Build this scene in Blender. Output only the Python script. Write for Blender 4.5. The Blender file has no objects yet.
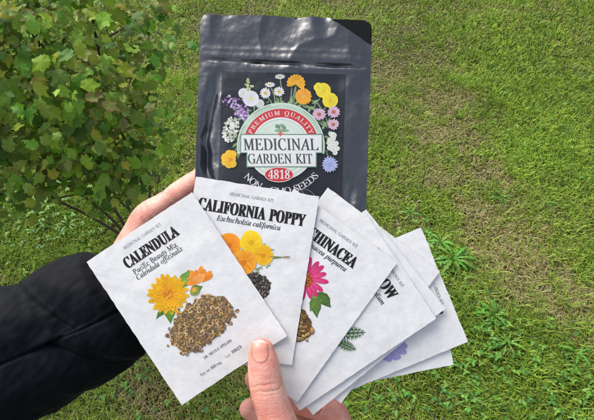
import bpy, bmesh, math, random, json
import numpy as np
from mathutils import Vector, Matrix, noise
from mathutils.geometry import tessellate_polygon
from mathutils.bvhtree import BVHTree

random.seed(7); rng = np.random.default_rng(11)
sc = bpy.context.scene
COL = sc.collection
R = math.radians

# ------------------------------------------------------------------ camera
CAMH, PITCH, FPX = 1.5, R(50), 466.2
CAM = Vector((0, 0, CAMH))
FWD = Vector((0, math.cos(PITCH), -math.sin(PITCH)))
UP = Vector((0, math.sin(PITCH), math.cos(PITCH)))
RIGHT = Vector((1, 0, 0))
cd = bpy.data.cameras.new('camera'); cam = bpy.data.objects.new('camera', cd); COL.objects.link(cam)
cam.location = CAM; cam.rotation_euler = (math.pi/2 - PITCH, 0, 0)
cd.sensor_width = 36; cd.lens = 36*FPX/594; cd.clip_start = .01; cd.clip_end = 600
sc.camera = cam

def at(x, y, d):
    """world point seen at photo position x, y, at depth d metres"""
    return CAM + d*(FWD + (x-297)/FPX*RIGHT + (210-y)/FPX*UP)
def ground(x, y, z=0.0):
    r = FWD + (x-297)/FPX*RIGHT + (210-y)/FPX*UP
    t = (z-CAMH)/r.z
    return CAM + r*t

# ------------------------------------------------------------------ helpers
def tag(o, label=None, cat=None, group=None, kind=None):
    if label: o['label'] = label
    if cat: o['category'] = cat
    if group: o['group'] = group
    if kind: o['kind'] = kind
    return o
def empty(name, m=None):
    o = bpy.data.objects.new(name, None); o.empty_display_size = .02; COL.objects.link(o)
    if m is not None: o.matrix_world = m
    return o
def link(name, me, mats, parent=None, m=None):
    o = bpy.data.objects.new(name, me); COL.objects.link(o)
    for k in (mats if isinstance(mats, (list, tuple)) else [mats]): me.materials.append(k)
    if m is not None: o.matrix_world = m
    if parent is not None: o.parent = parent
    return o
def mesh_np(name, V, F, smooth=True, col=None):
    me = bpy.data.meshes.new(name)
    me.from_pydata([tuple(v) for v in V], [], [tuple(f) for f in F])
    if smooth: me.polygons.foreach_set('use_smooth', [True]*len(me.polygons))
    if col is not None:
        a = me.color_attributes.new('Col', 'FLOAT_COLOR', 'POINT')
        c = np.ones((len(V), 4), np.float32); c[:, :3] = np.array(col, np.float32)
        a.data.foreach_set('color', c.ravel())
    me.update()
    return me

class NT:
    def __init__(s, name):
        s.m = bpy.data.materials.new(name); s.m.use_nodes = True
        s.t = s.m.node_tree; s.b = s.t.nodes['Principled BSDF']; s.out = s.t.nodes['Material Output']
    def n(s, typ, **kw):
        nd = s.t.nodes.new(typ)
        for k, v in kw.items():
            if k in nd.inputs: nd.inputs[k].default_value = v
            else: setattr(nd, k, v)
        return nd
    def l(s, a, b): s.t.links.new(a, b)
    def obj(s, scale=None):
        return s.n('ShaderNodeTexCoord').outputs['Object']
    def noise(s, scale, detail=4, rough=.55, vec=None):
        nd = s.n('ShaderNodeTexNoise', Scale=scale, Detail=detail, Roughness=rough)
        s.l(vec or s.obj(), nd.inputs['Vector']); return nd.outputs['Fac']
    def ramp(s, fac, stops):
        r = s.n('ShaderNodeValToRGB'); e = r.color_ramp.elements
        while len(e) < len(stops): e.new(.5)
        for i, (p, c) in enumerate(stops):
            e[i].position = p; e[i].color = (c if len(c) == 4 else (*c, 1))
        s.l(fac, r.inputs['Fac']); return r.outputs['Color']
    def bump(s, h, strength, dist, prev=None):
        b = s.n('ShaderNodeBump', Strength=strength, Distance=dist)
        s.l(h, b.inputs['Height'])
        if prev is not None: s.l(prev, b.inputs['Normal'])
        return b.outputs['Normal']
    def set(s, **kw):
        for k, v in kw.items():
            s.b.inputs[k.replace('_', ' ')].default_value = v

def col_attr_mat(name, rough=.6, spec=.5, transl=0.0, coat=0.0, deep=1.0):
    t = NT(name); a = t.n('ShaderNodeAttribute'); a.attribute_name = 'Col'
    if deep != 1.0:
        g_ = t.n('ShaderNodeMix', data_type='RGBA', blend_type='MULTIPLY'); g_.inputs[0].default_value = 1; g_.inputs[7].default_value = (deep, deep*.97, deep*.97, 1)
        t.l(a.outputs['Color'], g_.inputs[6]); t.l(g_.outputs[2], t.b.inputs['Base Color'])
    else: t.l(a.outputs['Color'], t.b.inputs['Base Color'])
    t.set(Roughness=rough, Specular_IOR_Level=spec)
    if coat: t.set(Coat_Weight=coat, Coat_Roughness=.25)
    if transl:
        tr = t.n('ShaderNodeBsdfTranslucent'); mx = t.n('ShaderNodeMixShader'); mx.inputs[0].default_value = transl
        t.l(a.outputs['Color'], tr.inputs['Color'])
        t.l(t.b.outputs[0], mx.inputs[1]); t.l(tr.outputs[0], mx.inputs[2]); t.l(mx.outputs[0], t.out.inputs['Surface'])
    return t

# ------------------------------------------------------------------ materials
t = NT('packet_paper')
n1 = t.noise(55, 4, .6); n2 = t.noise(1400, 3, .6); n3 = t.noise(130, 5, .65)
t.l(t.ramp(n3, [(.3, (.61, .603, .60)), (.62, (.69, .683, .675))]), t.b.inputs['Base Color'])
nb = t.bump(n1, .12, .004); nb = t.bump(n3, .09, .0012, nb); nb = t.bump(n2, .25, .00012, nb)
t.l(nb, t.b.inputs['Normal']); t.set(Roughness=.62, Specular_IOR_Level=.35)
PAPER = t.m

INK = col_attr_mat('printing_ink', .6, .3, deep=.80).m
STICK_INK = col_attr_mat('sticker_ink', .38, .5, coat=.35, deep=.74).m

t = NT('pouch_film')
t.set(Base_Color=(.010, .013, .020, 1), Roughness=.16, Specular_IOR_Level=.5, IOR=2.1, Metallic=0.0)
n1 = t.noise(38, 3, .5); n2 = t.noise(140, 4, .6); n3 = t.noise(900, 2, .5)
nb = t.bump(n1, .40, .008); nb = t.bump(n2, .14, .0018, nb); nb = t.bump(n3, .08, .0002, nb)
t.l(nb, t.b.inputs['Normal'])
t.l(t.ramp(t.noise(26, 4, .6), [(.35, (.26,)*3), (.7, (.38,)*3)]), t.b.inputs['Roughness'])
FILM = t.m
t = NT('pouch_back_black'); t.set(Base_Color=(.006, .006, .007, 1), Roughness=.55, Specular_IOR_Level=.15); BACK_BLACK = t.m  # matte black back; bared at one corner it stands in for a dark reflection
t = NT('pouch_sticker'); t.set(Base_Color=(.010, .011, .015, 1), Roughness=.26, Specular_IOR_Level=.5, IOR=1.65)
t.l(t.bump(t.noise(45, 3), .5, .003), t.b.inputs['Normal']); STICKER = t.m

t = NT('skin')
a = t.noise(60, 4, .6); b = t.noise(330, 4, .6)
c1 = t.ramp(a, [(.32, (.54, .190, .145)), (.50, (.61, .285, .220)), (.68, (.68, .38, .30))])
t.l(c1, t.b.inputs['Base Color'])
vo = t.n('ShaderNodeTexVoronoi', Scale=900.0); t.l(t.obj(), vo.inputs['Vector'])
wv = t.n('ShaderNodeTexNoise', Scale=170.0, Detail=5.0, Roughness=.65, Distortion=.4)
mp = t.n('ShaderNodeMapping'); mp.inputs['Scale'].default_value = (1, 3.2, 3.2); t.l(t.obj(), mp.inputs['Vector']); t.l(mp.outputs[0], wv.inputs['Vector'])
nb = t.bump(vo.outputs['Distance'], .35, .0004); nb = t.bump(wv.outputs['Fac'], .36, .0007, nb)
t.l(nb, t.b.inputs['Normal'])
t.set(Roughness=.48, Specular_IOR_Level=.42, Subsurface_Weight=.22, Subsurface_Scale=.004)
t.b.inputs['Subsurface Radius'].default_value = (1, .35, .2)
SKIN = t.m
t = NT('fingernail'); a = t.n('ShaderNodeAttribute'); a.attribute_name = 'Col'; t.l(a.outputs['Color'], t.b.inputs['Base Color'])
t.set(Roughness=.38, Specular_IOR_Level=.4, Coat_Weight=.05, Subsurface_Weight=.15, Subsurface_Scale=.002)
NAIL = t.m

t = NT('jacket_nylon')
n1 = t.noise(26, 4, .6); n2 = t.noise(120, 5, .6); n3 = t.noise(2200, 1, .5)
nb = t.bump(n1, .2, .005); nb = t.bump(n2, .12, .0012, nb); nb = t.bump(n3, .15, .0001, nb)
t.l(nb, t.b.inputs['Normal']); t.set(Base_Color=(.0034, .0040, .0062, 1), Roughness=.72, Specular_IOR_Level=.09, Sheen_Weight=.03, Sheen_Roughness=.4)
NYLON = t.m
t = NT('sleeve_lining'); t.set(Base_Color=(.004, .004, .005, 1), Roughness=.9); LINING = t.m

t = NT('soil')
g = t.noise(1.3, 5, .6); h = t.noise(90, 6, .7); 
geo = t.obj()
c1 = t.ramp(h, [(.3, (.030, .026, .014)), (.55, (.075, .062, .030)), (.75, (.15, .125, .065))])
c2 = t.ramp(h, [(.3, (.018, .032, .008)), (.7, (.06, .085, .020))])
mx = t.n('ShaderNodeMix', data_type='RGBA'); t.l(g, mx.inputs[0]); t.l(c1, mx.inputs[6]); t.l(c2, mx.inputs[7])
t.l(mx.outputs[2], t.b.inputs['Base Color']); t.l(t.bump(h, .8, .01), t.b.inputs['Normal']); t.set(Roughness=.95, Specular_IOR_Level=.1)
SOIL = t.m
GRASS = col_attr_mat('grass_blades', .50, .35, .35).m
WEED = col_attr_mat('weed_leaves', .48, .4, .30).m
LEAF = None
t = col_attr_mat('shrub_leaves', .42, .42, .18)
nb = t.bump(t.noise(160, 5, .7), .8, .002); t.l(nb, t.b.inputs['Normal']); LEAF = t.m
t = NT('bark')
n = t.noise(70, 6, .65)
t.l(t.ramp(n, [(.3, (.035, .022, .016)), (.6, (.10, .065, .045)), (.8, (.19, .13, .095))]), t.b.inputs['Base Color'])
t.l(t.bump(n, .7, .004), t.b.inputs['Normal']); t.set(Roughness=.85); BARK = t.m

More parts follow.
